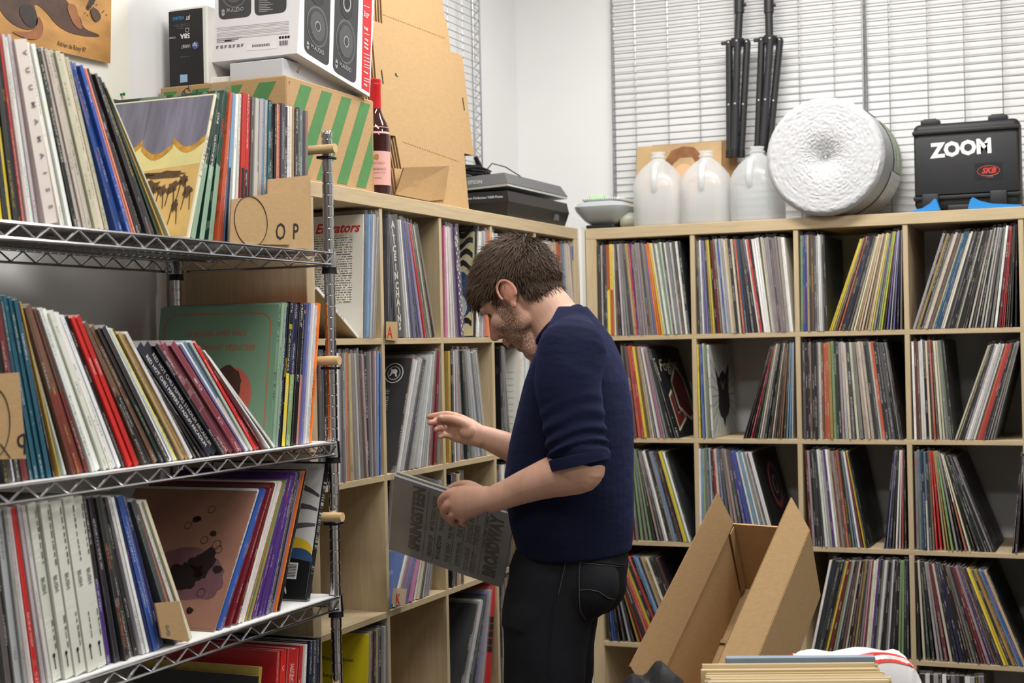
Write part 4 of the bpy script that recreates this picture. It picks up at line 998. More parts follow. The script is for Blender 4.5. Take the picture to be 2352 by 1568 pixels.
# wine bottle
c = X(866, 440, -.056); bc = (-.056, c.y, ZTOP+.0006)
t = thing('wine_bottle', 'rose wine bottle with red screw cap and pink label', 'bottle', bc)
glass = mat('rose_glass', (58, 26, 24), .06, coat=.5, noise=.2, nscale=10)
MB().lathe([(0,0),(.034,0),(.0375,.004),(.0375,.150),(.036,.170),(.030,.188),(.021,.204),(.0150,.222),(.0138,.24),(.0138,.262)], bc, 36).obj('glass_body', glass, t, smooth=True)
MB().lathe([(.0145,.226),(.0152,.226),(.0152,.284),(.0158,.286),(.0158,.291),(.0152,.293),(.0158,.295),(.0158,.302),(.014,.304),(0,.304)], bc, 32).obj('screw_cap', mat('red_foil', (196,30,34), .3), t, smooth=True)
def wrap(z0, z1, r, a0, a1, c, n=24):
    m = MB(); V = []
    for k in range(n+1):
        a = a0+(a1-a0)*k/n
        V += [(c[0]+r(z0)*math.cos(a), c[1]+r(z0)*math.sin(a), c[2]+z0), (c[0]+r(z1)*math.cos(a), c[1]+r(z1)*math.sin(a), c[2]+z1)]
    return m.add(V, [(2*k, 2*k+2, 2*k+3, 2*k+1) for k in range(n)])
va = math.atan2(CAM[1]-c.y, CAM[0]+.056)
pinkl = mat('pink_label', (226,170,160), .6)
wrap(.024, .112, lambda z: .0381, va-1.3, va+1.3, bc).obj('front_label', pinkl, t, smooth=True)
wrap(.158, .176, lambda z: .0374-(z-.158)*.18, va-1.3, va+1.3, bc).obj('shoulder_label', pinkl, t, smooth=True)
vd = Vector((math.cos(va), math.sin(va), 0)); vr = Vector((-math.sin(va), math.cos(va), 0))
def btext(s, size, z, m, **k): text('label_lettering', s, size, Vector(bc)+vd*.0384+Vector((0,0,z)), vr, (0,0,1), m, t, align='CENTER', **k)
dbr = mat('label_brown', (110,60,50), .6); gld = mat('label_gold', (176,130,60), .5)
btext('GRENACHE ROSE', .0085, .062, dbr, fitw=.048); btext('LES AUZINES', .008, .078, gld, fitw=.044); btext('MADE WITH ORGANIC GRAPES', .004, .054, dbr, fitw=.046); btext('VIN DE FRANCE', .0045, .040, dbr, fitw=.026)
MB().prism(ellp(0,0,.0065,.008,12,wob=.15), Vector(bc)+vd*.0384+Vector((0,0,.096)), vr, (0,0,1), vd, .0004).obj('label_crest', gld, t)
# scanner
cx = -.03; c0 = X(1168, 440, cx); c1 = X(1307, 470, cx); sy0, sy1 = c0.y, c1.y; sx0 = cx-.30
t = thing('flatbed_scanner', 'black flatbed scanner with grey lid ajar on the left shelf', 'scanner', ((sx0+cx)/2, (sy0+sy1)/2, ZTOP))
sc_b = mat('scanner_black', (30,30,32), .4, noise=.05, nscale=60); sc_g = mat('scanner_grey', (92,92,93), .4); sc_s = mat('scanner_silver', (190,194,190), .4)
def taper(x0, x1, y0, y1, z0, z1, d0, d1):
    V = [(x0+d0,y0+d0,z0),(x1-d0,y0+d0,z0),(x1-d0,y1-d0,z0),(x0+d0,y1-d0,z0),(x0+d1,y0+d1,z1),(x1-d1,y0+d1,z1),(x1-d1,y1-d1,z1),(x0+d1,y1-d1,z1)]
    return MB().add(V, [(0,3,2,1),(4,5,6,7),(0,1,5,4),(1,2,6,5),(2,3,7,6),(3,0,4,7)])
for dx in (.03, .25):
    for dy in (.03, sy1-sy0-.05): MB().box(sx0+dx, sx0+dx+.02, sy0+dy, sy0+dy+.02, ZTOP+.0005, ZTOP+.006).obj('foot', black_pl, t)
taper(sx0, cx, sy0, sy1, ZTOP+.006, ZTOP+.05, .012, 0).obj('base_body', sc_b, t)
taper(sx0, cx, sy0, sy1, ZTOP+.05, ZTOP+.084, 0, .006).obj('base_deck', sc_b, t)
m = taper(sx0+.002, cx-.002, sy0+.002, sy1-.004, 0, .036, .0, .018)
lid = MB(); R_lid = Matrix.Translation((0, 0, ZTOP+.094)) @ Matrix.Translation((sx0, 0, 0)) @ Matrix.Rotation(math.radians(-2.5), 4, 'Y') @ Matrix.Translation((-sx0, 0, 0))
lid.v = [tuple(R_lid @ Vector(p)) for p in m.v]; lid.f = m.f; lid.m = m.m
lo = lid.obj('lid', sc_g, t)
m = MB().box(sx0+.004, cx-.004, sy0+.004, sy1-.006, -.008, 0); lid2 = MB(); lid2.v = [tuple(R_lid @ Vector(p)) for p in m.v]; lid2.f = m.f; lid2.m = m.m
lid2.obj('lid_rim', sc_s, t)
text('brand_lettering', 'EPSON', .016, Y(1075, 423, sy0-.002), (1,0,0), (0,0,1), sc_s, t, bold=.0003)
text('model_lettering', 'Epson Perfection V600 Photo', .011, (sx0+.15, sy0-.0012, ZTOP+.062), (1,0,0), (0,0,1), wht, t, fitw=.13)
MB().box(cx-.012, cx+.0008, sy1-.13, sy1-.10, ZTOP+.018, ZTOP+.038).obj('rear_socket', sc_g, t)
for k in range(3): MB().prism(ellp(0,0,.004,.004,12), (sx0+.04+k*.03, sy0-.0008, ZTOP+.066), (1,0,0), (0,0,1), (0,-1,0), .0006).obj('button', sc_s, t)
# cable coil on the scanner
cab = mat('black_cable', (20,20,21), .45); cc = Vector((sx0+.11, sy0+.1, ZTOP+.135))
m = MB(); r_ = random.Random(3); pts = []
for k in range(150):
    a = k*.42; pts.append(cc+Vector(((.07+.02*math.sin(k*.13))*math.cos(a)*.8, (.10+.018*math.sin(k*.31))*math.sin(a), .012+.028*(k/150)+r_.uniform(-.004,.004))))
m.tube(pts, .0032, 6)
o = m.obj('power_cable', cab, None, smooth=True, loc=cc); prop(o, 'coiled black power cable with plug lying on top of the scanner', 'cable')
MB().tube([cc+Vector((.05,.05,.035)), cc+Vector((.055,.085,.06)), cc+Vector((.07,.16,.055)), cc+Vector((.09,.24,.03)), cc+Vector((.10,.29,-.0))], .002, 6).obj('loose_end', cab, o, smooth=True)
MB().tube([cc+Vector((.03,.01,.075)), cc+Vector((.035,.02,.055)), cc+Vector((.04,.04,.030)), cc+Vector((.045,.07,.018))], [.007,.009,.006,.004], 8).obj('plug', cab, o, smooth=True)
# light grey desktop device in the corner
a = Y(1312, 500, .0); dv0 = Vector((a.x, .0, ZTOP)); dxw = Y(1430, 500, .0).x-a.x
t = thing('desktop_device', 'pale grey plastic desktop device with sloped front in the shelf corner', 'device', (a.x+dxw/2, .12, ZTOP))
dv_g = mat('device_grey', (176,180,182), .25); dv_d = mat('device_dark', (150,152,146), .4)
x0, x1 = a.x, a.x+dxw
MB().rbox(x0+.045, x1-.04, .02, .22, ZTOP+.0005, ZTOP+.014, .004, 2).obj('foot', black_pl, t)
m = MB(); rings = []
for (z, d, r) in ((.012,.055,.02),(.03,.03,.03),(.062,.006,.035),(.078,.0,.04),(.092,.012,.04),(.098,.03,.035)):
    q = []
    X0, X1, Y0, Y1 = x0+d, x1-d, -.0+d, .24-d*.5
    for (px, py, a0) in ((X1-r, Y1-r, 0), (X0+r, Y1-r, 90), (X0+r, Y0+r, 180), (X1-r, Y0+r, 270)):
        for k in range(6): w_ = math.radians(a0+k*18); q.append((px+r*math.cos(w_), py+r*math.sin(w_), ZTOP+z))
    rings.append(q)
m.loft(rings).obj('shell', dv_g, t, smooth=True)
MB().rbox(x0+.03, x1-.02, .03, .21, ZTOP+.098, ZTOP+.108, .004, 2).obj('top_plate', mat('device_white', (214,216,214), .3), t, smooth=True)
m = MB()
for k in range(16): m.box(x0+.034+k*.008, x0+.037+k*.008, .026, .03, ZTOP+.1, ZTOP+.106)
m.obj('vent_slots', dv_d, t)
p = Y(1432, 500, .06)
m = MB(); m.tube([Vector((x1-.035, .08, ZTOP+.03)), Vector((x1+.0, .09, ZTOP+.03)), Vector((x1+.022, .1, ZTOP+.028))], [.026,.027,.024], 14)
m.obj('side_tube', mat('device_olive', (160,162,148), .45), t, smooth=True)
o = MB().rbox(x0+.035, x0+.085, .09, .13, ZTOP+.1085, ZTOP+.124, .003, 1).obj('sticky_notes', mat('green_notes', (170,222,160), .7), None, loc=(x0+.06, .11, ZTOP+.1085)); prop(o, 'small pad of pale green sticky notes on the grey device', 'notepad')
# ---------------------------------------------------------------- wire panels
grid_m = mat('grid_chrome', (176,178,182), .3, .9)
def wire_panel(label, o, ax, ay, n, W, H, hp, vp, loc, left_truss=True):
    o, ax, ay, n = map(Vector, (o, ax, ay, n)); t = thing('wire_grid', label, 'wire grid', loc)
    m = MB(); k = 0
    z = hp/2
    while z < H: m.tube([o+ay*z, o+ax*W+ay*z], .0016, 5); z += hp
    m.obj('cross_wires', grid_m, t)
    for x in vp:
        MB().tube([o+ax*x-n*.004, o+ax*x+ay*H-n*.004], .0022, 5).obj('support_wire', grid_m, t)
    m = MB(); m.tube([o, o+ax*W, o+ax*W+ay*H, o+ay*H], .0036, 8, closed=True); m.obj('rim', grid_m, t, smooth=True)
    for xx in (0, W):
        pts = [o+ax*xx+ay*(H*i/60)+n*(-.004 if i % 2 else -.024) for i in range(61)]
        MB().tube(pts, .0018, 5).obj('truss_wire', grid_m, t)
        MB().tube([o+ax*xx-n*.026, o+ax*xx+ay*H-n*.026], .0028, 6).obj('side_rail', grid_m, t)
    return t
gy = WY-.032; ga = Y(1407, 300, gy).x; gb = Y(1984, 300, gy).x; gc = Y(1990, 300, gy).x
lean = Vector((0, .012, 1)).normalized()
wire_panel('chrome wire grid panel hung on the back wall behind the jugs', (ga, gy, ZTOP+.02), (1,0,0), lean, (0,-1,0), gb-ga, 1.0, .0255, [Y(u, 300, gy).x-ga for u in (1460,1535,1608,1690,1762,1838,1918)], ((ga+gb)/2, gy, ZTOP))
wire_panel('chrome wire grid panel hung on the back wall behind the hard case', (gc, gy, ZTOP+.02), (1,0,0), lean, (0,-1,0), .95, 1.0, .0255, [Y(u, 300, gy).x-gc for u in (2045,2133,2217,2305,2395)], (gc+.47, gy, ZTOP))
ga_ = X(1006, 0, WX+.035).y; gb_ = X(1104, 200, WX+.035).y
wire_panel('chrome wire grid panel leaning on the left wall behind the cardboard', (WX+.035, ga_-.5, ZTOP+.004), (0,1,0), (0,0,1), (1,0,0), gb_-ga_+.5, 1.1, .0255, [.1,.22,.34,.46,.58,.7], (WX+.03, ga_, ZTOP))
# ---------------------------------------------------------------- poster
t = thing('wall_poster', 'cream art poster with brown painting pinned to the left wall', 'poster', (WX, X(150, 100, WX).y, X(150, 230, WX).z))
px = WX+.003
paper = mat('poster_paper', (228,225,213), .55)
yR = X(288, 120, px).y; zB = X(284, 234, px).z; yL = yR-.62; zT = zB+.85
m = MB(); V = []; n_ = 10
for i in range(n_+1):
    for j in range(n_+1):
        fy, fz = i/n_, j/n_; cur = .012*max(0, fy-.75)**2*16*(1-fz)
        V.append((px+cur, yL+(yR-yL)*fy, zB+(zT-zB)*fz))
m.add(V, [(i*(n_+1)+j, (i+1)*(n_+1)+j, (i+1)*(n_+1)+j+1, i*(n_+1)+j+1) for i in range(n_) for j in range(n_)])
m.obj('paper_sheet', paper, t, smooth=True)
pq = px+.013
def W(u, v, k=0): return X(u, v, pq+.0004*k)
ochre = mat('paint_ochre', (176,128,66), .5, noise=.28, nscale=9, stretch=(1,1,2.5)); umber = mat('paint_umber', (70,44,28), .5, noise=.45, nscale=22); rust_p = mat('paint_rust', (140,86,46), .5, noise=.35, nscale=18); darkp = mat('paint_dark', (38,28,22), .5, noise=.4, nscale=30)
polyo('painting_print', [W(-220,36), W(253,146), W(257,-120), W(-220,-260)], ochre, t)
def chaikin(P, n=2):
    for _ in range(n):
        P = [q for i in range(len(P)) for a, b in ((P[i], P[(i+1) % len(P)]),) for q in ((a[0]*.75+b[0]*.25, a[1]*.75+b[1]*.25), (a[0]*.25+b[0]*.75, a[1]*.25+b[1]*.75))]
    return P
def blob(pts, m, k):
    pts = chaikin(pts); polyo('paint_shape', [W(u, v, k) for u, v in pts], m, t, t=k)
blob([(-20,-40),(-5,20),(25,55),(60,70),(80,66),(86,40),(75,5),(100,20),(130,60),(165,78),(200,84),(230,85),(225,78),(190,66),(185,40),(150,0),(120,-40)], umber, 1)
blob([(85,30),(100,60),(95,85),(75,92),(50,86),(20,70),(60,75),(80,68)], rust_p, 2)
blob([(40,20),(52,52),(70,64),(84,60),(86,42),(78,18),(60,8)], darkp, 2)
blob([(150,10),(160,40),(172,62),(190,70),(180,40),(172,8)], rust_p, 2)
blob([(195,20),(205,22),(212,10),(225,-10),(240,-40),(215,-40),(208,-5)], darkp, 2)
blob([(205,22),(212,44),(222,52),(232,40),(225,26),(214,16)], umber, 3)
blob([(-30,-60),(30,-10),(60,-60)], darkp, 3)
for k in range(14):
    r_ = random.Random(k); u, v = 205+r_.uniform(-20,40), 10+r_.uniform(-20,25); blob([(u,v),(u+2.5,v+.5),(u+2.5,v+3),(u,v+2.5)], darkp, 2)
o_ = W(131, 104, 4); ax_ = W(198, 121, 4)-o_; ay_ = Vector((0,0,1))
text('signature', 'Adrien de Rooy 97', .016, o_, ax_, ay_-ax_*ax_.dot(ay_)/ax_.dot(ax_), darkp, t, shear=.3, fitw=ax_.length)
o_ = X(150, 181, px+.004); ax_ = X(198, 190, px+.004)-o_
text('caption', 'ADRIEN DE ROOY', .0095, X(110, 170, px+.006), ax_, Vector((0,0,1))-ax_*ax_.z/ax_.dot(ax_), ink_g, t, fitw=.12)
pp = X(276, 217, px+.006)
t = thing('push_pin', 'green plastic push pin holding the poster corner', 'pin', (px, pp.y, pp.z))
Rx = Matrix.Translation(pp) @ Matrix.Rotation(math.pi/2, 4, 'Y')
MB().lathe([(0,-.004),(.0045,-.004),(.0045,-.002),(.0025,0),(.0025,.008),(.004,.010),(.004,.012),(0,.012)], n=14, T=Rx).obj('pin_head', mat('pin_green', (20,120,80), .4), t, smooth=True)
# ---------------------------------------------------------------- things on the back shelf
def jug_mat():
    m = bpy.data.materials.new('milky_plastic'); m.use_nodes = True; nt = m.node_tree; N = nt.nodes; L = nt.links; N.clear()
    out = N.new('ShaderNodeOutputMaterial'); df = N.new('ShaderNodeBsdfDiffuse'); tl = N.new('ShaderNodeBsdfTranslucent'); tr = N.new('ShaderNodeBsdfTransparent'); gl = N.new('ShaderNodeBsdfGlossy')
    for x in (df, tl): x.inputs[0].default_value = (.94, .96, .97, 1)
    gl.inputs['Roughness'].default_value = .25
    a = N.new('ShaderNodeMixShader'); a.inputs[0].default_value = .5; L.new(df.outputs[0], a.inputs[1]); L.new(tl.outputs[0], a.inputs[2])
    b = N.new('ShaderNodeMixShader'); b.inputs[0].default_value = .48; L.new(a.outputs[0], b.inputs[1]); L.new(tr.outputs[0], b.inputs[2])
    c = N.new('ShaderNodeMixShader'); c.inputs[0].default_value = .06; L.new(b.outputs[0], c.inputs[1]); L.new(gl.outputs[0], c.inputs[2]); L.new(c.outputs[0], out.inputs[0]); return m
jm = jug_mat(); water_m = mat('water', (214,226,232), .05, alpha=.25)
def rsq(cx, cy, w_, r, z, n=6, d=None):
    d = d or w_; q = []
    for (px_, py_, a0) in ((w_/2-r, d/2-r, 0), (-w_/2+r, d/2-r, 90), (-w_/2+r, -d/2+r, 180), (w_/2-r, -d/2+r, 270)):
        for k in range(n): a = math.radians(a0+k*90/(n-1)); q.append(Vector((cx+px_+r*math.cos(a), cy+py_+r*math.sin(a), z)))
    return q
def jug(u0, u1, vtop, yc, rot, label):
    cx = (Y(u0, 450, yc).x+Y(u1, 450, yc).x)/2; W_ = (Y(u1, 450, yc).x-Y(u0, 450, yc).x)
    W_ = min(W_, .163); zt = Y((u0+u1)/2, vtop, yc).z; H = zt-ZTOP
    t = thing('water_jug', label, 'jug', (cx, yc, ZTOP), 'translucent gallon jugs on the back shelf')
    o_ = Vector((cx, yc, ZTOP+.0006)); rt_ = Matrix.Rotation(rot, 3, 'Z')
    prof = [(0,.84,.03),(.008,.95,.04),(.03,1,.045),(.50,1,.042),(.60,.98,.045),(.68,.90,.05),(.77,.70,.042),(.85,.45,.033),(.885,.30,.022),(.90,.27,.0205)]
    rings = [[o_+rt_ @ p for p in rsq(0, 0, W_*s, min(r, W_*s/2-.0005), H*f)] for f, s, r in prof]
    MB().loft(rings).obj('jug_body', jm, t, smooth=True)
    nk = [(W_*.125,.895),(W_*.125,.925),(W_*.16,.928),(W_*.16,.938),(W_*.13,.942),(W_*.13,.975),(W_*.145,.978),(W_*.145,.998),(W_*.12,1.0),(W_*.105,.99)]
    MB().lathe([(r, H*f) for r, f in nk], o_, 24).obj('neck', jm, t, smooth=True)
    # moulded handle on the front corner
    hp = [Vector(p) for p in ((0,-W_*.20,.83*H),(0,-W_*.43,.76*H),(0,-W_*.53,.62*H),(0,-W_*.52,.50*H),(0,-W_*.44,.44*H))]
    MB().tube([o_+rt_ @ p for p in hp], [.011,.013,.0125,.012,.010], 12).obj('handle', jm, t, smooth=True)
    rings = [[o_+rt_ @ p for p in rsq(0, 0, W_*s-.006, max(.02, min(r, W_*s/2-.004)), H*f)] for f, s, r in ((.012,.95,.04),(.03,1,.045),(.40,1,.045),(.46,1,.045))]
    MB().loft(rings).obj('water', water_m, t, smooth=True)
jug(1457,1571,350,.10,.12,'milky gallon jug standing in front of the portrait cover')
jug(1571,1677,347,.10,.06,'milky gallon jug between two other jugs on the back shelf')
jug(1681,1802,337,.10,-.1,'milky gallon jug against the bubble wrap roll')
# portrait record cover leaning behind the jugs (generic face shapes)
pa = Y(1457, 505, .30); pb = Y(1664, 500, .30); wv = .315
t = thing('portrait_record', 'tan record cover with a portrait leaning on the wire panel behind the jugs', 'record', ((pa.x+pb.x)/2, .3, ZTOP))
ln = Vector((0, .10, 1)).normalized(); nn = ln.cross(Vector((1,0,0))); nn = -nn if nn.y > 0 else nn
o_ = Vector((pa.x, .315, ZTOP+.001)); HP = .318
sand_p = mat('cover_tan_blend', (196,164,120), .4, noise=.2, nscale=5)
MB().obox(o_, (HP,0,0), ln*HP, nn*-.004).obj('sleeve', sand_p, t)
def PP(x, z): return (x*HP, z*HP)
def pprint(name, pl, m, k): MB().prism([PP(*p) for p in pl], o_+nn*(.0004+.0003*k), (1,0,0), ln, nn, .0002).obj(name, m, t)
skin_p = mat('portrait_skin', (222,180,140), .4, noise=.08, nscale=8); hair_pp = mat('portrait_hair', (140,92,56), .4, noise=.3, nscale=30)
pprint('portrait_face', ellp(.56,.5,.17,.27,30), skin_p, 1)
pprint('portrait_hair', [(.36,.62),(.33,.8),(.42,.93),(.55,.97),(.68,.95),(.78,.84),(.76,.66),(.72,.74),(.66,.84),(.52,.84),(.44,.78),(.4,.7)], hair_pp, 2)
pprint('portrait_lips', ellp(.6,.33,.05,.018,16), ink_r, 2)
for x in (.5,.66): pprint('portrait_eye', ellp(x,.56,.03,.01,12), hair_pp, 2)
t = thing('plain_record', 'brown edged record standing right behind the portrait cover', 'record', (pb.x, .335, ZTOP))
MB().obox(o_+Vector((.055,.008,0)), (HP,0,0), ln*(HP+.003), nn*-.004).obj('sleeve', mat('cover_brown', (150,112,66), .5), t)
# light stands hung on the wire panel
st_m = mat('stand_black', (44,44,46), .4); bolt_m = mat('bolt_steel', (190,190,190), .3, .8)
def stand(label, hub, tip, top_u):
    ys = gy-.055
    h = Y(hub[0], hub[1], ys); b = Y(tip[0], tip[1], ys); d = (h-b); Lh = d.length; d.normalize(); s = Vector((1,0,0)); s = (s-d*s.dot(d)).normalized(); f = Vector((0,-1,0))
    t = thing('light_stand', label, 'light stand', tuple(b))
    tp = Y(top_u, -60, ys)
    MB().tube([h-d*.03, Y(top_u, 28, ys)], .0140, 14).obj('lower_column', st_m, t, smooth=True)
    MB().tube([Y(top_u, 30, ys), tp], .0175, 14).obj('upper_column', st_m, t, smooth=True)
    k_ = Y(top_u, 12, ys); MB().tube([k_, k_+s*.024], .006, 10).obj('clamp_knob', st_m, t, smooth=True)
    MB().tube([h-d*.014, h+d*.014], .024, 16).obj('hub', st_m, t, smooth=True)
    for (a, yy) in ((-.030, .0), (.006, -.022), (.034, .004)):
        q = h+s*a+f*(-yy); 
        MB().rbox(-.009, .009, -.011, .011, -.010, .010, .003, 1, T=Matrix.Translation(q)).obj('hinge_block', st_m, t)
        e_ = b+s*(a*.62)+f*(-yy)+d*(.0 if a else .0)
        MB().tube([q, e_], .0125, 12).obj('leg', st_m, t, smooth=True)
        MB().tube([e_+d*.02, e_-d*.006], .0145, 12).obj('foot_cap', black_pl, t, smooth=True)
        mid = q*.45+e_*.55; MB().ell(mid+f*.013, (.0045,.003,.0045), n=10, k=6).obj('rivet', bolt_m, t, smooth=True)
        MB().tube([mid+f*.004+s*.004, b+d*.05+f*.004+s*.004], .0045, 8).obj('brace', st_m, t, smooth=True)
        MB().ell(q+f*.014, (.0045,.003,.0045), n=10, k=6).obj('rivet', bolt_m, t, smooth=True)
    MB().tube([h-d*.01, b+d*.12], .0125, 12).obj('centre_tube', st_m, t, smooth=True)
    wk = h+s*-.045; MB().rbox(-.014, .006, -.006, .006, -.006, .006, .002, 1, T=Matrix.Translation(wk)).obj('wing_knob', st_m, t)
    MB().tube([h+d*.05+Vector((0,.012,0)), h+d*.05+Vector((0,.05,0))], .003, 6).obj('hook', bolt_m, t)
stand('folded black light stand hung above the portrait record', (1694, 98), (1688, 358), 1698)
stand('folded black light stand hung just behind the bubble wrap roll', (1769, 92), (1752, 346), 1766)
# bubble wrap roll
yc0 = -.045; c = Y(1892, 358, yc0); rb = (Y(1892, 220, yc0).z-Y(1892, 498, yc0).z)/2; rb = min(rb, c.z-ZTOP-.001); c.z = ZTOP+rb+.0005
bub = bpy.data.materials.new('bubble_wrap'); bub.use_nodes = True
nt = bub.node_tree; N = nt.nodes; L = nt.links; b = N['Principled BSDF']; b.inputs['Base Color'].default_value = srgb(192,193,195); b.inputs['Roughness'].default_value = .6; b.inputs['Subsurface Weight'].default_value = .25; b.inputs['Subsurface Radius'].default_value = (.03,.03,.03)
tc = N.new('ShaderNodeTexCoord'); vo = N.new('ShaderNodeTexVoronoi'); vo.inputs['Scale'].default_value = 95; L.new(tc.outputs['Object'], vo.inputs['Vector'])
bp = N.new('ShaderNodeBump'); bp.inputs['Strength'].default_value = .3; bp.inputs['Distance'].default_value = .003; bp.invert = True; L.new(vo.outputs[0], bp.inputs['Height']); L.new(bp.outputs[0], b.inputs['Normal'])
t = thing('bubble_wrap_roll', 'big white roll of bubble wrap lying on the back shelf', 'bubble wrap', (c.x, .17, ZTOP))
m = MB(); nr, na = 46, 150; V = []; r_ = random.Random(11)
for i in range(nr+1):
    rr = rb*(.02+.98*i/nr)
    for j in range(na):
        a = 2*math.pi*j/na; dpt = .028*math.exp(-(rr/.05)**2)+.0004*math.sin(i*2.1+a*1.3)+r_.uniform(-.0017,.0017)
        if i > nr-4: dpt += (.018*((i-(nr-4))/4)**2)
        wob = 1+.004*math.sin(3*a+1)
        V.append((c.x+rr*wob*math.cos(a), yc0+dpt, c.z+rr*wob*math.sin(a)))
F_ = [(i*na+j, i*na+(j+1) % na, (i+1)*na+(j+1) % na, (i+1)*na+j) for i in range(nr) for j in range(na)]+[tuple(range(na))[::-1]]
m.add(V, F_); m.obj('spiral_end', bub, t, smooth=True)
m = MB(); V = []; ny = 50
for i in range(ny+1):
    y = yc0+.018+(.345)*i/ny
    for j in range(220):
        a = 2*math.pi*j/220; rr = rb*(1+.004*math.sin(3*a+1))-.0015+.0016*(((i+j) % 2))
        V.append((c.x+rr*math.cos(a), y, c.z+rr*math.sin(a)))
m.add(V, [(i*220+(j+1) % 220, i*220+j, (i+1)*220+j, (i+1)*220+(j+1) % 220) for i in range(ny) for j in range(220)]+[tuple(ny*220+j for j in range(220))])
m.obj('rolled_sheet', bub, t, smooth=True)
def cyl_patch(y0, y1, a0, a1, rr, n=24):
    m = MB(); V = []
    for k in range(n+1):
        a = math.radians(a0+(a1-a0)*k/n)
        for y in (y0, y1): V.append((c.x+rr*math.cos(a), y, c.z+rr*math.sin(a)))
    return m.add(V, [(2*k+1, 2*k, 2*k+2, 2*k+3) for k in range(n)])
cyl_patch(.15,.318,-12,62,rb+.003).obj('green_wrapper', mat('wrapper_green', (112,148,104), .35, noise=.15, nscale=20), t, smooth=True)
cyl_patch(.20,.235,-10,60,rb+.0036).obj('wrapper_band', mat('wrapper_pale', (176,178,150), .4, noise=.2, nscale=50), t, smooth=True)
cyl_patch(.262,.272,-10,60,rb+.0036).obj('wrapper_line', mat('wrapper_orange', (176,104,70), .4), t, smooth=True)
cyl_patch(.145,.152,-14,64,rb+.005).obj('wrapper_edge', wht, t, smooth=True)
cyl_patch(.12,.318,-80,-13,rb+.003).obj('grey_wrapper', mat('wrapper_grey', (176,174,168), .25, noise=.1, nscale=30), t, smooth=True)
# hard case
ca = Y(2099, 470, .08); cb_ = Y(2344, 470, .08); ch = Y(2200, 278, .08).z-ZTOP-.012; cw = cb_.x-ca.x
t = thing('hard_case', 'black plastic hard case lettered ZOOM standing on the back shelf', 'case', ((ca.x+cb_.x)/2, .14, ZTOP))
hc = mat('case_black', (32,32,34), .55, bump=.3, bscale=500); hc2 = mat('case_panel', (38,38,40), .6, bump=.3, bscale=500)
x0, x1, y0, y1, zb = ca.x, cb_.x, .08, .20, ZTOP+.012
MB().rbox(x0, x1, y0+.012, y1, zb, zb+ch, .018, 3).obj('shell', hc, t, smooth=True)
MB().rbox(x0+.006, x1-.006, y0, y0+.03, zb+.045, zb+ch-.045, .005, 2).obj('front_panel', hc2, t, smooth=True)
for z in (zb+.03, zb+ch-.036): MB().rbox(x0-.002, x1+.002, y0+.004, y0+.05, z, z+.014, .004, 2).obj('rib', hc, t, smooth=True)
for fx in (.16, .80):
    MB().rbox(x0+cw*(fx-.09), x0+cw*(fx+.09), y0+.02, y0+.07, zb+ch-.006, zb+ch+.014, .004, 2).obj('hinge_block', hc, t, smooth=True)
    MB().tube([(x0+cw*(fx-.06), y0+.03, zb+ch+.012), (x0+cw*(fx+.06), y0+.03, zb+ch+.012)], .006, 10).obj('hinge_pin', black_pl, t, smooth=True)
    MB().rbox(x0+cw*(fx-.08), x0+cw*(fx+.08), y0-.006, y0+.02, zb-.004, zb+.05, .005, 2).obj('latch', hc, t, smooth=True)
for fx in (.1, .9): MB().rbox(x0+cw*fx-.02, x0+cw*fx+.02, y0+.02, y1-.02, ZTOP+.0005, zb+.006, .003, 1).obj('foot', hc, t)
MB().rbox(x0+cw*.32, x0+cw*.66, y0+.0, y0+.03, zb-.010, zb+.012, .005, 2).obj('carry_handle', hc, t, smooth=True)
text('brand_lettering', 'ZOOM', .062, (x0+cw*.18, y0-.0008, zb+ch*.60), (1,0,.03), (-.03,0,1), wht, t, bold=.0032, fitw=cw*.58)
MB().box(x0+cw*.585, x0+cw*.84, y0-.0008, y0-.0002, zb+ch*.31, zb+ch*.50).obj('sticker', mat('sticker_black', (24,24,26), .35), t)
rd = mat('sticker_red', (190,62,50), .4); cc_ = Vector((x0+cw*.712, y0-.0012, zb+ch*.405))
MB().tube([cc_+Vector((.034*math.cos(k*.21), 0, .016*math.sin(k*.21))) for k in range(30)], .0012, 5, closed=True).obj('sticker_ring', rd, t)
text('sticker_lettering', 'SKB', .024, cc_+Vector((0,-.0006,-.007)), (1,0,0), (0,0,1), rd, t, align='CENTER', shear=.3, bold=.001, fitw=.045)
text('sticker_lettering', 'CASES', .007, cc_+Vector((.004,-.0006,-.021)), (1,0,0), (0,0,1), ink_g, t, align='CENTER')
# blue plastic wedges
bl_m = mat('blue_plastic', (44,134,206), .35)
def wedge(label, pts, yv):
    P = [Y(u, v, yv) for u, v in pts]; zmin = min(p.z for p in P); sh = ZTOP+.0005-zmin
    base = P[0]; pl = [(p.x-base.x, p.z-base.z) for p in P]
    o = MB().prism(pl, (base.x, yv, base.z+sh), (1,0,0), (0,0,1), (0,1,0), .035).obj('blue_wedge', bl_m, None, loc=(base.x, yv, ZTOP)); prop(o, label, 'plastic wedge')
wedge('small blue plastic wedge before the hard case near the bubble wrap', [(2084,487),(2098,482),(2120,476),(2136,466),(2146,455),(2150,456),(2159,481)], .015)
wedge('long blue plastic wedge lying in front of the hard case', [(2223,478),(2228,458),(2234,451),(2252,460),(2280,466),(2345,468),(2346,473)], .015)
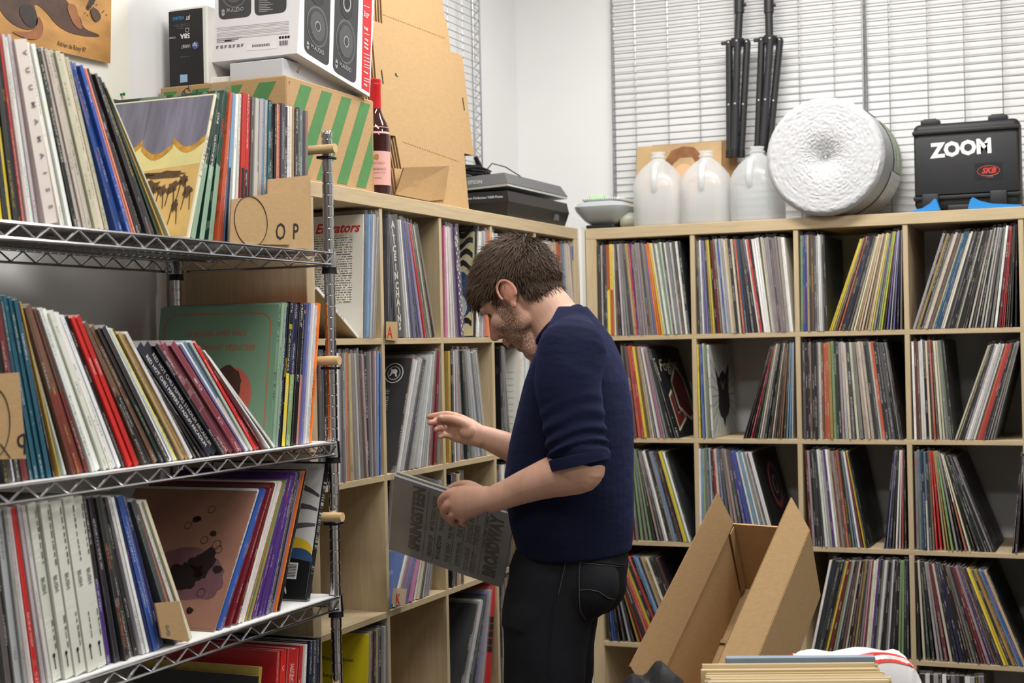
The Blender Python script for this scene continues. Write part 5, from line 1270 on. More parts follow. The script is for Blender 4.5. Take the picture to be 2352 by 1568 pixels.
# ---------------------------------------------------------------- open carton, lower right
Fa = Vector((.815, -1.188, .960)); bd = Vector((.078, .858, .508)).normalized(); wdir = Vector((.997, -.071, -.033)); wdir = (wdir-bd*wdir.dot(bd)).normalized(); WB = .196; dn = bd.cross(wdir); dn = dn if dn.z < 0 else -dn
LB, HB = .64, .209
t = thing('open_carton', 'long open cardboard box with raised flaps tilted before the back shelf', 'box', tuple(Fa-bd*LB+dn*HB))
th_ = .005
def panel(name, o_, a, b_, n_, mm=card):
    return MB().obox(o_, a, b_, n_).obj(name, mm, t)
o_ = Fa-bd*LB
panel('side_panel', o_, bd*LB, dn*HB, -wdir*th_)
panel('side_panel', o_+wdir*WB, bd*LB, dn*HB, wdir*th_)
panel('bottom_panel', o_+dn*HB, bd*LB, wdir*WB, dn*th_)
panel('end_panel', Fa, wdir*WB, dn*HB, bd*th_)
panel('end_panel', o_, wdir*WB, dn*HB, -bd*th_)
panel('inner_flap', o_+dn*(HB-.004)+bd*(LB*.66), bd*(LB*.02), wdir*WB, -dn*.003, card_in)
panel('inner_flap', Fa+dn*.004+wdir*.004-bd*.035, bd*.03, dn*(HB-.02), wdir*.003, card_in)
# flaps: raised, apex rising beyond the far end
def flap(side):
    base0 = o_+(wdir*WB if side > 0 else Vector()); tgt = ud(1815, 1143, 3.72) if side > 0 else ud(1646, 1132, 3.74)
    far = Fa+(wdir*WB if side > 0 else Vector())
    if side > 0: far = far; 
    near_out = ud(1612, 1610, 3.42) if side > 0 else ud(1436, 1550, 3.42)
    v = tgt-far
    P = [base0, far, tgt, base0+v*1.05-bd*.0]
    n_ = (P[1]-P[0]).cross(P[2]-P[0]).normalized()
    m = MB(); Q = [p+n_*.0045 for p in P]
    m.add(P+Q, [(0,3,2,1),(4,5,6,7)], 0); m.add(P+Q, [(0,1,5,4),(1,2,6,5),(2,3,7,6),(3,0,4,7)], 1)
    return m.obj('top_flap', [card, card_d], t)
flap(-1); flap(1)
ye = mat('yellow_sticker', (222,220,60), .5)
p = ud(1800, 1235, 3.90)
fe = t
polyo('yellow_mark', [ud(1795,1250,3.865), ud(1802,1252,3.865), ud(1803,1232,3.865), ud(1800,1226,3.865)], ye, t)
# closed carton that carries it (mostly hidden)
nb_ = Fa-bd*LB+dn*HB
o = MB().rbox(Fa.x-.06, Fa.x+.26, nb_.y-.03, nb_.y+.36, .0005, nb_.z-.008, .004, 1).obj('support_carton', card, None, loc=(Fa.x+.1, nb_.y+.15, 0)); prop(o, 'closed cardboard box on the floor under the long open box', 'box')
# ---------------------------------------------------------------- table with paper stack, tote bag, black bag
tb = Vector((1.35, -2.38, .0)); tz = .53
t = thing('work_table', 'low white work table carrying a paper stack and tote bag', 'table', (1.25, -2.45, 0))
tab_m = mat('table_white', (206,204,198), .5)
tx0, tx1, ty0, ty1 = .82, 1.50, -2.60, -1.89
MB().rbox(tx0, tx1, ty0, ty1, tz-.03, tz, .004, 1).obj('table_top', tab_m, t)
for x in (tx0+.03, tx1-.07):
    for y in (ty0+.03, ty1-.07): MB().rbox(x, x+.04, y, y+.04, 0, tz-.03, .003, 1).obj('leg', tab_m, t)
fwdh = Vector((_f[0], _f[1], 0)).normalized(); rth = Vector((_r[0], _r[1], 0))
# crate of cream paper sleeves standing upright, blue-grey folder behind them
fr_ = ud(1838, 1540, 2.60); fr_.z = tz
ang = -.05; ax = Matrix.Rotation(ang, 3, 'Z') @ rth; ay = Vector((-ax.y, ax.x, 0))
t = thing('record_crate', 'open cardboard record crate holding upright cream sleeves on the table', 'crate', tuple(fr_))
for (o0, a_, b_, n_) in ((fr_-ax*.172-ay*.15, ax*.344, Vector((0,0,.24)), -ay*.005), (fr_-ax*.172+ay*.15, ax*.344, Vector((0,0,.24)), ay*.005), (fr_-ax*.172-ay*.15, ay*.30, Vector((0,0,.24)), -ax*.005), (fr_+ax*.172-ay*.15, ay*.30, Vector((0,0,.24)), ax*.005)):
    MB().obox(o0+Vector((0,0,.0008)), a_, b_, n_).obj('crate_wall', card, t)
MB().obox(fr_-ax*.172-ay*.15+Vector((0,0,.0008)), ax*.344, ay*.30, (0,0,.004)).obj('crate_bottom', card, t)
cre = [mat('sleeve_cream%d' % k, c, .7) for k, c in enumerate(((222,202,160),(206,184,140),(228,212,178),(196,172,128)))]
r_ = random.Random(5); zt0 = ud(1838, 1534, 2.68).z
for k in range(26):
    dd = -.14+k*.0095; tl = .06+r_.uniform(-.01,.01); hh = zt0-(tz+.006)+r_.uniform(-.006,.004)-.0
    o0 = fr_+ax*(-.156+r_.uniform(-.010,.006))+ay*dd+Vector((0,0,.0055))
    o = MB().obox(o0, ax*.308, ay*.0042, (ay*tl+Vector((0,0,1))).normalized()*hh).obj('paper_sleeve', cre[k % 4], None, loc=o0); prop(o, 'cream paper record sleeve standing upright in the cardboard crate', 'sleeve', 'cream sleeves in the crate')
fo = mat('folder_blue', (128,142,158), .6, noise=.05, nscale=20)
o0 = fr_+ax*(-.115)+ay*.112+Vector((0,0,.0055)); zf = ud(1838, 1519, 2.72).z-tz
o = MB().obox(o0, ax*.268, ay*.022, (ay*.06+Vector((0,0,1))).normalized()*zf).obj('folder', fo, None, loc=o0); prop(o, 'blue-grey folder standing behind the cream sleeves in the crate', 'folder')
# white tote with red print, folded
tote_m = mat('tote_white', (226,224,224), .9, noise=.05, nscale=18, bump=.5, bscale=90)
m = MB(); V = []; nx, ny = 40, 16; tc_ = ud(1958, 1540, 2.90)
def tote_pt(a, b_):
    p = Vector((tc_.x, tc_.y, 0))+rth*(a*.15)+fwdh*(b_*.09); hgt = ud(1950, 1508, 2.86).z
    edge = max(abs(a)**8, abs(b_)**6); return p, tz+.0005+(hgt-tz)*(1-edge)*(1-.0*a)
for i in range(nx+1):
    for j in range(ny+1):
        a, b_ = -1+2*i/nx, -1+2*j/ny; p, h_ = tote_pt(a, b_); h_ += .004*math.sin(a*9+b_*3)+.003*math.sin(b_*11); V.append((p.x, p.y, max(h_, tz+.0005)))
m.add(V, [(i*(ny+1)+j, (i+1)*(ny+1)+j, (i+1)*(ny+1)+j+1, i*(ny+1)+j+1) for i in range(nx) for j in range(ny)])
t = thing('tote_bag', 'folded white cloth bag with a red stripe beside the sleeve pile', 'bag', (tc_.x, tc_.y, tz))
tob = m.obj('cloth_body', tote_m, t, smooth=True)
redt = mat('tote_red', (206,60,50), .85, noise=.1, nscale=30)
def tote_strip(a0, a1, b0, b1, mm, name):
    m = MB(); V = []; n_ = 16
    for i in range(n_+1):
        a = a0+(a1-a0)*i/n_
        for b_ in (b0, (b0+b1)/2, b1): p, h_ = tote_pt(a, b_); h_ += .004*math.sin(a*9+b_*3)+.003*math.sin(b_*11)+.0015; V.append((p.x, p.y, h_))
    m.add(V, [(i*3+j, (i+1)*3+j, (i+1)*3+j+1, i*3+j+1) for i in range(n_) for j in range(2)]); m.obj(name, mm, t, smooth=True)
tote_strip(-.2, .78, -.6, -.25, redt, 'red_print'); tote_strip(-.95, -.7, .3, .6, redt, 'red_print')
# black bag
m = MB(); V = []; bc_ = ud(1500, 1560, 2.9); r_ = random.Random(9)
hb = ud(1500, 1540, 2.9).z
for i in range(25):
    for j in range(15):
        a, b_ = -1+i/12, -1+j/7; edge = max(abs(a)**4, abs(b_)**4); p = bc_+rth*(a*.105)+fwdh*(b_*.08)
        V.append((p.x, p.y, max(tz+.0005, tz+(hb-tz)*(1-edge)+(.012*math.sin(a*7+2*b_)+.006*math.sin(13*a))*(1-edge))))
m.add(V, [(i*15+j, (i+1)*15+j, (i+1)*15+j+1, i*15+j+1) for i in range(24) for j in range(14)])
o = m.obj('black_bag', mat('black_fabric', (18,18,20), .7, bump=.4, bscale=60), None, smooth=True, loc=(bc_.x, bc_.y, tz)); prop(o, 'crumpled black fabric bag lying in front of the open box', 'bag')
# ---------------------------------------------------------------- the man
Y0 = -1.52
def ring(c, ax, rx, ay, ry, n=28, fn=None):
    c = Vector(c); ax = Vector(ax); ay = Vector(ay); out = []
    for j in range(n):
        a = 2*math.pi*j/n; k = fn(a) if fn else 1
        out.append(c+ax*(rx*k*math.cos(a))+ay*(ry*k*math.sin(a)))
    return out
def limb(mb, pts, radii, ref=(0,1,0), n=20, fn=None, sub=1):
    """smooth tapered limb through points; radii (r_ref, r_other)"""
    P = [Vector(p) for p in pts]; R = [(r if hasattr(r, '__len__') else (r, r)) for r in radii]
    if sub > 1:       # Catmull-Rom
        P2, R2 = [], []; k = len(P)
        for i in range(k-1):
            p0, p1, p2, p3 = P[max(i-1,0)], P[i], P[i+1], P[min(i+2,k-1)]
            for s in range(sub):
                t = s/sub; P2.append(.5*((2*p1)+(p2-p0)*t+(2*p0-5*p1+4*p2-p3)*t*t+(3*p1-p0-3*p2+p3)*t**3))
                R2.append(tuple(R[i][q]*(1-t)+R[i+1][q]*t for q in (0,1)))
        P2.append(P[-1]); R2.append(R[-1]); P, R = P2, R2
    rings = []; ref = Vector(ref); k = len(P)
    # rounded ends
    d0 = (P[0]-P[1]).normalized(); d1 = (P[-1]-P[-2]).normalized()
    def fr(t):
        a = ref-t*ref.dot(t)
        if a.length < 1e-4: a = t.orthogonal()
        a.normalize(); return a, t.cross(a)
    seq = []
    for s in (1.0, .8, .4): seq.append((P[0]+d0*min(R[0])*s, -d0, tuple(r*math.sqrt(max(.0025, 1-s*s)) for r in R[0]), 0))
    for i in range(k):
        t = (P[min(i+1,k-1)]-P[max(i-1,0)]).normalized(); seq.append((P[i], t, R[i], i/(k-1)))
    for s in (.4, .8, 1.0): seq.append((P[-1]+d1*min(R[-1])*s, d1, tuple(r*math.sqrt(max(.0025, 1-s*s)) for r in R[-1]), 1))
    for (p, t, r, f) in seq:
        a, b = fr(t); rings.append(ring(p, a, r[0], b, r[1], n, (lambda w_, f=f: fn(w_, f)) if fn else None))
    mb.loft(rings)
HX = .42   # foreshortening helpers are not needed: everything is placed with Y(u, v, y)
# --- torso levels: v, u_front, u_back, ry
def px_m(v, y=Y0): return abs(Y(1300, v, y).x-Y(1301, v, y).x)
levels = [(1268,1192,1450,.178),(1215,1178,1455,.185),(1150,1164,1457,.188),(1085,1162,1457,.190),(1010,1172,1456,.195),(940,1188,1453,.200),(875,1206,1445,.198),(820,1226,1430,.185),(775,1246,1408,.160),(742,1262,1382,.125),(718,1276,1360,.085),(704,1292,1338,.058)]
def torso_rings(grow=0, n=40, cut=None):
    out = []
    for v, u0, u1, ry in levels:
        c = Y((u0+u1)/2, v, Y0); hw = (u1-u0)/2/965.0; rx = math.sqrt(max(.024**2, hw*hw-(ry*.39)**2))/.92
        out.append((c, rx+grow, ry+grow))
    return out
def build_torso(mb, grow, lo=0, hi=None):
    L_ = torso_rings(grow)[lo:hi]; rings = []
    for i, (c, rx, ry) in enumerate(L_): rings.append(ring(c, (1,0,0), rx, (0,1,0), ry, 40))
    mb.loft(rings)
# joints
SL = Y(1296, 815, Y0-.165); EL = Y(1332, 1068, Y0-.225); WL = Y(1128, 1148, Y0-.205)
SR = Y(1322, 832, Y0+.160); ER = Y(1310, 1085, Y0+.20); WR = Y(1106, 1000, -1.445)
# --- head frame
ear = Y(1166, 678, Y0-.078); pit = math.radians(38); hyaw = math.radians(3)
HF = Vector((-math.cos(pit)*math.cos(hyaw), math.sin(hyaw)*math.cos(pit), -math.sin(pit))); HL = Vector((-math.sin(hyaw), -math.cos(hyaw), 0)); HU = HL.cross(HF); HU = HU if HU.z > 0 else -HU
HO = ear-HL*.078+HF*.006+HU*.004
RH3 = Matrix((HF, HL, HU)).transposed()
def H(f, l, u): return HO+RH3 @ Vector((f, l, u))
def hell(mb, c, r, n=24, k=16): mb.ell(H(*c), r, RH3, n, k)
body = MB()
hell(body, (-.014,0,.040), (.098,.076,.090), 32, 22)
hell(body, (-.055,0,.012), (.062,.068,.066))
hell(body, (.046,0,.028), (.046,.062,.058))
hell(body, (.030,0,-.028), (.064,.062,.080))
hell(body, (.038,0,-.078), (.046,.050,.038))
hell(body, (.060,0,-.098), (.026,.030,.020))
for s in (-1, 1):
    hell(body, (.078,s*.030,.022), (.016,.027,.011))
    hell(body, (.062,s*.038,-.030), (.026,.024,.028))
    hell(body, (.014,s*.046,-.066), (.036,.014,.022))
    hell(body, (.101,s*.0115,-.040), (.012,.009,.0095))
limb(body, [H(.088,0,.012), H(.103,0,-.014), H(.114,0,-.034)], [(.0085,.008),(.0095,.010),(.0125,.012)], ref=HL, n=14)
hell(body, (.088,0,-.066), (.017,.027,.012)); hell(body, (.089,0,-.078), (.014,.022,.007)); hell(body, (.092,0,-.066), (.0135,.020,.005))
# ears
for s in (-1, 1):
    c = (-.010, s*.079, -.004)
    rim = []
    for k in range(17):
        a = math.radians(-55+k*(255)/16); rr = .031 if k > 3 else .026
        rim.append(H(c[0]-.004+.0205*math.cos(a)*-1*-1*(1)*1.0*(-1), c[1]+s*(.010-.004*math.cos(a)), c[2]+.004+rr*math.sin(a)))
    body.tube(rim, .0042, 8)
    body.ell(H(c[0]-.001, s*.080, c[2]+.002), (.0205,.0062,.030), RH3 @ Matrix.Rotation(s*-.25, 3, 'Z'), 16, 10)
    body.ell(H(c[0]+.004, s*.082, c[2]-.028), (.009,.0045,.011), RH3, 14, 8)
    body.ell(H(c[0]+.011, s*.079, c[2]-.004), (.005,.005,.009), RH3, 12, 8)
# neck
nb = Y(1293, 752, Y0); n0 = H(-.030, 0, -.045)
limb(body, [H(-.036,0,-.005), H(-.040,0,-.060), nb*.6+n0*.4, nb+Vector((.01,0,-.03)), nb+Vector((.02,0,-.09))], [(.060,.056),(.060,.058),(.062,.062),(.072,.070),(.10,.075)], ref=(0,1,0), n=28, sub=3)
limb(body, [H(.020,0,-.075), Y(1234,800,Y0)], [(.038,.03),(.05,.035)], ref=(0,1,0), n=20)
# torso core, arms
build_torso(body, -.016, 0, 9)
limb(body, [SL, SL*.5+EL*.5, EL], [.055,.054,.056], n=20)
limb(body, [SR, SR*.5+ER*.5, ER], [.055,.050,.045], n=20)
def lerp(a, b, t): return a*(1-t)+b*t
limb(body, [EL+Vector((.012,0,.01)), EL+Vector((.004,0,-.012)), lerp(EL,WL,.22)+Vector((0,0,-.004)), lerp(EL,WL,.5), lerp(EL,WL,.78), WL], [(.046,.046),(.047,.050),(.046,.050),(.038,.041),(.028,.034),(.024,.030)], ref=(0,1,0), n=24, sub=3)
limb(body, [ER, lerp(ER,WR,.3), lerp(ER,WR,.7), WR], [(.045,.045),(.042,.046),(.030,.036),(.020,.027)], ref=(0,1,0), n=24, sub=3)
body.ell(EL+Vector((.008,0,-.012)), (.046,.046,.046), None, 18, 12)
# right hand: palm towards the camera, fingers reaching to the record spines
yr = -1.445
def palm(mb, seq, y_th=None):
    rings = []
    for (u0, v0, u1, v1, y, th) in seq:       # two edge pixels, plane y, half thickness
        a, b = Y(u0, v0, y), Y(u1, v1, y); c = (a+b)/2; d = (b-a)/2; ln_ = d.length; d.normalize(); rings.append(ring(c, d, ln_, Vector((0,1,0)), th, 22))
    mb.loft(rings)
palm(body, [(1122,985,1106,1030,yr+.002,.020),(1106,975,1092,1026,yr,.020),(1086,962,1076,1022,yr,.020),(1064,952,1058,1019,yr,.018),(1044,946,1040,1014,yr+.002,.014),(1032,947,1032,1010,yr+.003,.010)])
def finger(mb, pts, r0, r1):
    P = [Y(u, v, y) for u, v, y in pts]; k = len(P); limb(mb, P, [r0+(r1-r0)*i/(k-1) for i in range(k)], n=12, sub=3)
finger(body, [(1046,955,yr),(1026,951,yr-.004),(1004,953,yr-.010),(985,957,yr-.016)], .0100, .0072)
finger(body, [(1040,970,yr),(1018,967,yr-.010),(1001,968,yr-.022),(988,971,yr-.032)], .0102, .0075)
finger(body, [(1038,986,yr),(1022,983,yr-.014),(1010,983,yr-.030),(1002,986,yr-.040)], .0098, .0074)
finger(body, [(1042,1003,yr),(1028,1000,yr-.014),(1019,1000,yr-.026),(1011,1003,yr-.034)], .0088, .0066)
finger(body, [(1088,992,yr-.008),(1066,972,yr-.020),(1040,962,yr-.026),(1012,960,yr-.026)], .0150, .0092)
hellc = Y(1074, 990, yr-.016); body.ell(hellc, (.024,.014,.020), None, 16, 10)
# left hand: fist around the records' top edge
yl = WL.y
palm(body, [(1138,1118,1128,1172,yl,.024),(1118,1116,1108,1180,yl+.004,.024),(1088,1114,1082,1190,yl+.012,.024),(1060,1114,1060,1194,yl+.020,.023),(1040,1118,1046,1192,yl+.024,.020),(1030,1124,1038,1186,yl+.027,.014)])
finger(body, [(1046,1128,yl+.02),(1026,1136,yl+.018),(1012,1152,yl+.028),(1018,1168,yl+.042),(1034,1172,yl+.052)], .0115, .0085)
finger(body, [(1046,1148,yl+.018),(1028,1160,yl+.016),(1020,1176,yl+.028),(1028,1188,yl+.044),(1044,1186,yl+.054)], .0118, .0085)
finger(body, [(1056,1168,yl+.018),(1040,1182,yl+.018),(1036,1194,yl+.032),(1046,1202,yl+.048),(1060,1194,yl+.056)], .0112, .0082)
finger(body, [(1074,1182,yl+.018),(1062,1192,yl+.020),(1062,1200,yl+.034),(1070,1204,yl+.048)], .0098, .0075)
finger(body, [(1104,1128,yl+.02),(1076,1114,yl+.045),(1048,1116,yl+.075),(1024,1130,yl+.088)], .0140, .0095)
# pelvis core so that body and legs are one figure
hip = Y(1318, 1290, Y0)
body.ell(hip, (.085,.135,.11), None, 24, 14)
LLx = Y(1252, 1460, Y0-.085); 
kneeL = Vector((LLx.x-.012, Y0-.09, .50)); footL = Vector((LLx.x+.01, Y0-.095, .06)); kneeR = Vector((LLx.x-.05, Y0+.09, .50)); footR = Vector((LLx.x-.03, Y0+.095, .06))
hipL = Y(1300, 1335, Y0-.085); hipR = Vector((hipL.x-.04, Y0+.085, hipL.z))
for a, b, c_ in ((hipL, kneeL, footL), (hipR, kneeR, footR)): limb(body, [a, lerp(a,b,.5), b, lerp(b,c_,.4), c_], [.06,.058,.045,.042,.03], n=18)
bm_ = remesh(body, .0028, 6, .5)
def skin_mat():
    m = bpy.data.materials.new('skin'); m.use_nodes = True; nt = m.node_tree; N = nt.nodes; L = nt.links; b = N['Principled BSDF']
    b.inputs['Roughness'].default_value = .52; b.inputs['Subsurface Weight'].default_value = .18; b.inputs['Subsurface Radius'].default_value = (.010,.004,.002); b.inputs['Subsurface Scale'].default_value = .5
    at = N.new('ShaderNodeAttribute'); at.attribute_name = 'tint'; tc = N.new('ShaderNodeTexCoord')
    nz = N.new('ShaderNodeTexNoise'); nz.inputs['Scale'].default_value = 26; nz.inputs['Detail'].default_value = 4; L.new(tc.outputs['Object'], nz.inputs[0])
    mr = N.new('ShaderNodeMapRange'); mr.inputs['From Min'].default_value = .3; mr.inputs['From Max'].default_value = .7; mr.inputs['To Min'].default_value = .90; mr.inputs['To Max'].default_value = 1.08; L.new(nz.outputs[0], mr.inputs[0])
    vm = N.new('ShaderNodeVectorMath'); vm.operation = 'SCALE'; L.new(at.outputs['Color'], vm.inputs[0]); L.new(mr.outputs[0], vm.inputs['Scale'])
    # stubble: fine hair noise where alpha of tint is high
    n2 = N.new('ShaderNodeTexNoise'); n2.inputs['Scale'].default_value = 520; n2.inputs['Detail'].default_value = 2; L.new(tc.outputs['Object'], n2.inputs[0])
    st = N.new('ShaderNodeMath'); st.operation = 'GREATER_THAN'; st.inputs[1].default_value = .47; L.new(n2.outputs[0], st.inputs[0])
    mu = N.new('ShaderNodeMath'); mu.operation = 'MULTIPLY'; L.new(st.outputs[0], mu.inputs[0]); L.new(at.outputs['Alpha'], mu.inputs[1])
    mx = N.new('ShaderNodeMix'); mx.data_type = 'RGBA'; L.new(mu.outputs[0], mx.inputs[0]); L.new(vm.outputs[0], mx.inputs[6]); mx.inputs[7].default_value = srgb(58,40,30); L.new(mx.outputs[2], b.inputs['Base Color'])
    bp = N.new('ShaderNodeBump'); bp.inputs['Strength'].default_value = .15; bp.inputs['Distance'].default_value = .001; L.new(n2.outputs[0], bp.inputs['Height']); L.new(bp.outputs[0], b.inputs['Normal']); return m
nv = len(bm_.vertices); co = np.zeros(nv*3); bm_.vertices.foreach_get('co', co); co = co.reshape(-1, 3)
loc = (co-np.array(HO)) @ np.array(RH3)      # head coordinates f,l,u
f_, l_, u_ = loc.T; base = np.array(srgb(204,160,138)[:3]); pink = np.array(srgb(196,124,106)[:3]); lip = np.array(srgb(170,98,88)[:3])
col = np.tile(base, (nv, 1)); dist = np.linalg.norm(loc, axis=1)
def sm(x, a, b): t_ = np.clip((x-a)/(b-a), 0, 1); return t_*t_*(3-2*t_)
head = dist < .2
earm = head*(np.abs(l_) > .0795)*(f_ < .03); col = col*(1-.55*earm[:,None])+pink*(.55*earm[:,None])
nose = head*sm(f_, .10, .115)*(u_ > -.055); col = col*(1-.4*nose[:,None])+pink*(.4*nose[:,None])
lipm = head*(f_ > .088)*(np.abs(u_+.072) < .011)*(np.abs(l_) < .025); col = col*(1-.6*lipm[:,None])+lip*(.6*lipm[:,None])
for tip in (Y(985,957,yr-.016), Y(988,971,yr-.032), Y(1002,986,yr-.040), Y(1011,1003,yr-.034), Y(1026,1136,yl+.018), Y(1028,1160,yl+.016), Y(1040,1182,yl+.018), Vector(EL)+Vector((.03,0,-.03))):
    w_ = np.exp(-(np.linalg.norm(co-np.array(tip), axis=1)/.016)**2)*.55; col = col*(1-w_[:,None])+pink*w_[:,None]
jaw = -.045+.35*(f_-.02)
beard = head*sm(-u_, .012, .05)*sm(f_, -.012, .03)*(1-lipm)*sm(u_+.14, -.02, .02)
beard = beard*np.where((np.abs(l_) < .03)*(u_ > -.052)*(f_ > .07), 0, 1)
beard = np.maximum(beard, head*sm(f_, .0, .02)*(1-sm(f_, .045, .06))*(np.abs(l_) > .05)*sm(-u_, -.03, .0)*sm(u_, -.1, -.05)*.9)
brow = head*(np.abs(u_-.026-.1*(np.abs(l_)-.03)) < .007)*(np.abs(l_) > .012)*(np.abs(l_) < .052)*(f_ > .06)
al = np.clip(np.maximum(beard*.85, brow*.95), 0, 1)
at = bm_.attributes.new('tint', 'FLOAT_COLOR', 'POINT'); at.data.foreach_set('color', np.concatenate([col, al[:,None]], 1).ravel())
bm_.materials.append(skin_mat()); bm_.name = 'person'
root = Vector((LLx.x, Y0, 0)); bm_.transform(Matrix.Translation(-root))
man = link('person', bm_); man.location = root; ORG[man.name] = root
prop(man, 'man in navy sweater and dark jeans leafing through records with head bowed', 'person')
def addmesh(name, me, m, parent=man):
    me.transform(Matrix.Translation(-ORG[parent.name])); me.materials.clear(); me.materials.append(m); me.name = name; return link(name, me, parent)
# eyes
for s in (-1, 1):
    MB().ell(H(.072, s*.031, .004), (.0118,.0118,.0118), RH3, 16, 12).obj('eye', mat('eye_dark', (70,52,44), .3), man, smooth=True)
# --- sweater
sw = MB()
rings = []
R_ = torso_rings(.004)
for i, (c, rx, ry) in enumerate(R_):
    rings.append(ring(c, (1,0,0), rx, (0,1,0), ry, 44, (lambda a, i=i: 1+.012*math.sin(3*a+i*1.3)*(1 if i < 8 else .2))))
sw.loft(rings)
def sleeve_fn(a, f): return 1+.03*math.sin(f*16+1.2*math.sin(a))*(0.25+f)+.05*math.exp(-((f-.93)/.03)**2)
def folds(a, f): return 1+.11*math.sin(f*44+1.8*math.sin(a+.6)+.5*math.sin(3*a))*max(0, (f-.38))*1.6+.02*math.sin(7*f+2*a)
cuffL = lerp(SL, EL, .93)
limb(sw, [SL+Vector((.012,0.02,.012)), lerp(SL,EL,.25), lerp(SL,EL,.5), lerp(SL,EL,.75), cuffL+Vector((.0,0,.004))], [(.074,.080),(.074,.079),(.070,.073),(.066,.068),(.063,.066)], n=36, fn=folds, sub=14)
cuffR = lerp(SR, ER, .95)
limb(sw, [SR+Vector((.012,-.02,.012)), lerp(SR,ER,.3), lerp(SR,ER,.6), cuffR], [(.074,.078),(.072,.075),(.068,.07),(.06,.063)], n=28, fn=folds, sub=6)
limb(sw, [ER+Vector((.0,0,.015)), lerp(ER,WR,.18)], [.060,.056], n=24)
# shoulder bridge
limb(sw, [SL+Vector((.02,.02,.02)), Y(1316,778,Y0-.07), Y(1318,770,Y0), Y(1322,786,Y0+.06), SR+Vector((.02,-.02,.02))], [(.07,.062),(.062,.058),(.056,.052),(.062,.058),(.07,.062)], ref=(1,0,0), n=24, sub=3)
hem = R_[0]
swm = remesh(sw, .0045, 4, .5)
knit = bpy.data.materials.new('navy_knit'); knit.use_nodes = True
nt = knit.node_tree; N = nt.nodes; L = nt.links; b = N['Principled BSDF']; b.inputs['Base Color'].default_value = srgb(18,21,44); b.inputs['Roughness'].default_value = .92; b.inputs['Sheen Weight'].default_value = .25; b.inputs['Sheen Tint'].default_value = srgb(80,90,150); b.inputs['Specular IOR Level'].default_value = .15
tc = N.new('ShaderNodeTexCoord'); n1 = N.new('ShaderNodeTexNoise'); n1.inputs['Scale'].default_value = 420; L.new(tc.outputs['Object'], n1.inputs[0])
mp = N.new('ShaderNodeMapping'); mp.inputs['Scale'].default_value = (1,1,2.2); L.new(tc.outputs['Object'], mp.inputs[0])
n2 = N.new('ShaderNodeTexNoise'); n2.inputs['Scale'].default_value = 9; n2.inputs['Detail'].default_value = 3; L.new(mp.outputs[0], n2.inputs[0])
b1 = N.new('ShaderNodeBump'); b1.inputs['Strength'].default_value = .25; b1.inputs['Distance'].default_value = .001; L.new(n1.outputs[0], b1.inputs['Height'])
b2 = N.new('ShaderNodeBump'); b2.inputs['Strength'].default_value = .5; b2.inputs['Distance'].default_value = .012; L.new(n2.outputs[0], b2.inputs['Height']); L.new(b1.outputs[0], b2.inputs['Normal']); L.new(b2.outputs[0], b.inputs['Normal'])
# open the neck: remove faces inside the collar
cn = Y(1268, 745, Y0); ca_ = (Y(1338,700,Y0)-Y(1232,792,Y0)); 
swo = addmesh('sweater', swm, knit)
# collar band: ring around the neck
cb0, cb1 = Y(1328,706,Y0), Y(1244,792,Y0); cc0 = (cb0+cb1)/2; cax = (cb0-cb1)/2; cl_ = cax.length; cax.normalize()
cn_ = cax.cross(Vector((0,1,0))); pts = []
for k in range(40):
    a = 2*math.pi*k/40; pts.append(cc0+cax*(cl_*1.0*math.cos(a))+Vector((0,1,0))*(.068*math.sin(a)))
MB().tube(pts, .0085, 8, closed=True).obj('collar', knit, man, smooth=True)
m = MB(); n_ = 40
rings = [ring(lerp(SL,EL,f_2), Vector((0,1,0)), r_2*1.0, (EL-SL).normalized().cross(Vector((0,1,0))), r_2*1.04, 36) for f_2, r_2 in ((.90,.064),(.905,.0685),(.95,.0685),(1.0,.0665),(1.005,.062))]
m.loft(rings, caps=False); m.obj('rolled_cuff', knit, man, smooth=True)
# --- jeans
jn = MB()
jl = [(1243,1200,1445,.160),(1300,1176,1447,.172),(1345,1160,1440,.180),(1385,1152,1415,.182),(1420,1150,1385,.180)]
rings = []
for v, u0, u1, ry in jl:
    c = Y((u0+u1)/2, v, Y0); hw = (u1-u0)/2/965.0; rx = math.sqrt(max(.05**2, hw*hw-(ry*.39)**2))/.92; rings.append(ring(c, (1,0,0), rx, (0,1,0), ry, 40))
jn.loft(rings)
jn.ell(Y(1340,1340,Y0-.07), (.085,.085,.085), None, 20, 12); jn.ell(Y(1374,1335,Y0+.07), (.07,.08,.08), None, 20, 12)
def jf(a, f): return 1+.02*math.sin(f*30+a*2)*(.3+f)
for a, b_, c_, s in ((hipL, kneeL, footL, -1), (hipR, kneeR, footR, 1)):
    up_ = Vector((a.x-.03, a.y, a.z+.02)); k2 = Y(1256, 1440, a.y) if s < 0 else Vector((b_.x+.01, a.y, .74))
    limb(jn, [up_, k2, lerp(k2,b_,.55), b_, lerp(b_,c_,.45), c_+Vector((0,0,.03))], [(.096,.108),(.094,.104),(.084,.096),(.074,.082),(.068,.074),(.064,.070)], n=30, fn=jf, sub=5)
jnm = remesh(jn, .006, 6, .5)
denim = mat('dark_denim', (10,13,21), .85, noise=.25, nscale=30, bump=.4, bscale=600)
jo = addmesh('jeans', jnm, denim)
shoe_m = mat('black_shoe', (24,24,25), .5)
for f_2 in (footL, footR):
    m = MB(); rings = []
    for (dx, hw, h_) in ((.075,.030,.05),(.06,.038,.075),(.0,.040,.085),(-.07,.042,.06),(-.13,.045,.045),(-.18,.036,.035),(-.20,.018,.02)):
        rings.append([Vector((f_2.x+dx, f_2.y+hw*math.cos(2*math.pi*j/16), .001+h_*.5+h_*.5*math.sin(2*math.pi*j/16))) for j in range(16)])
    m.loft(rings).obj('shoe', shoe_m, man, smooth=True)
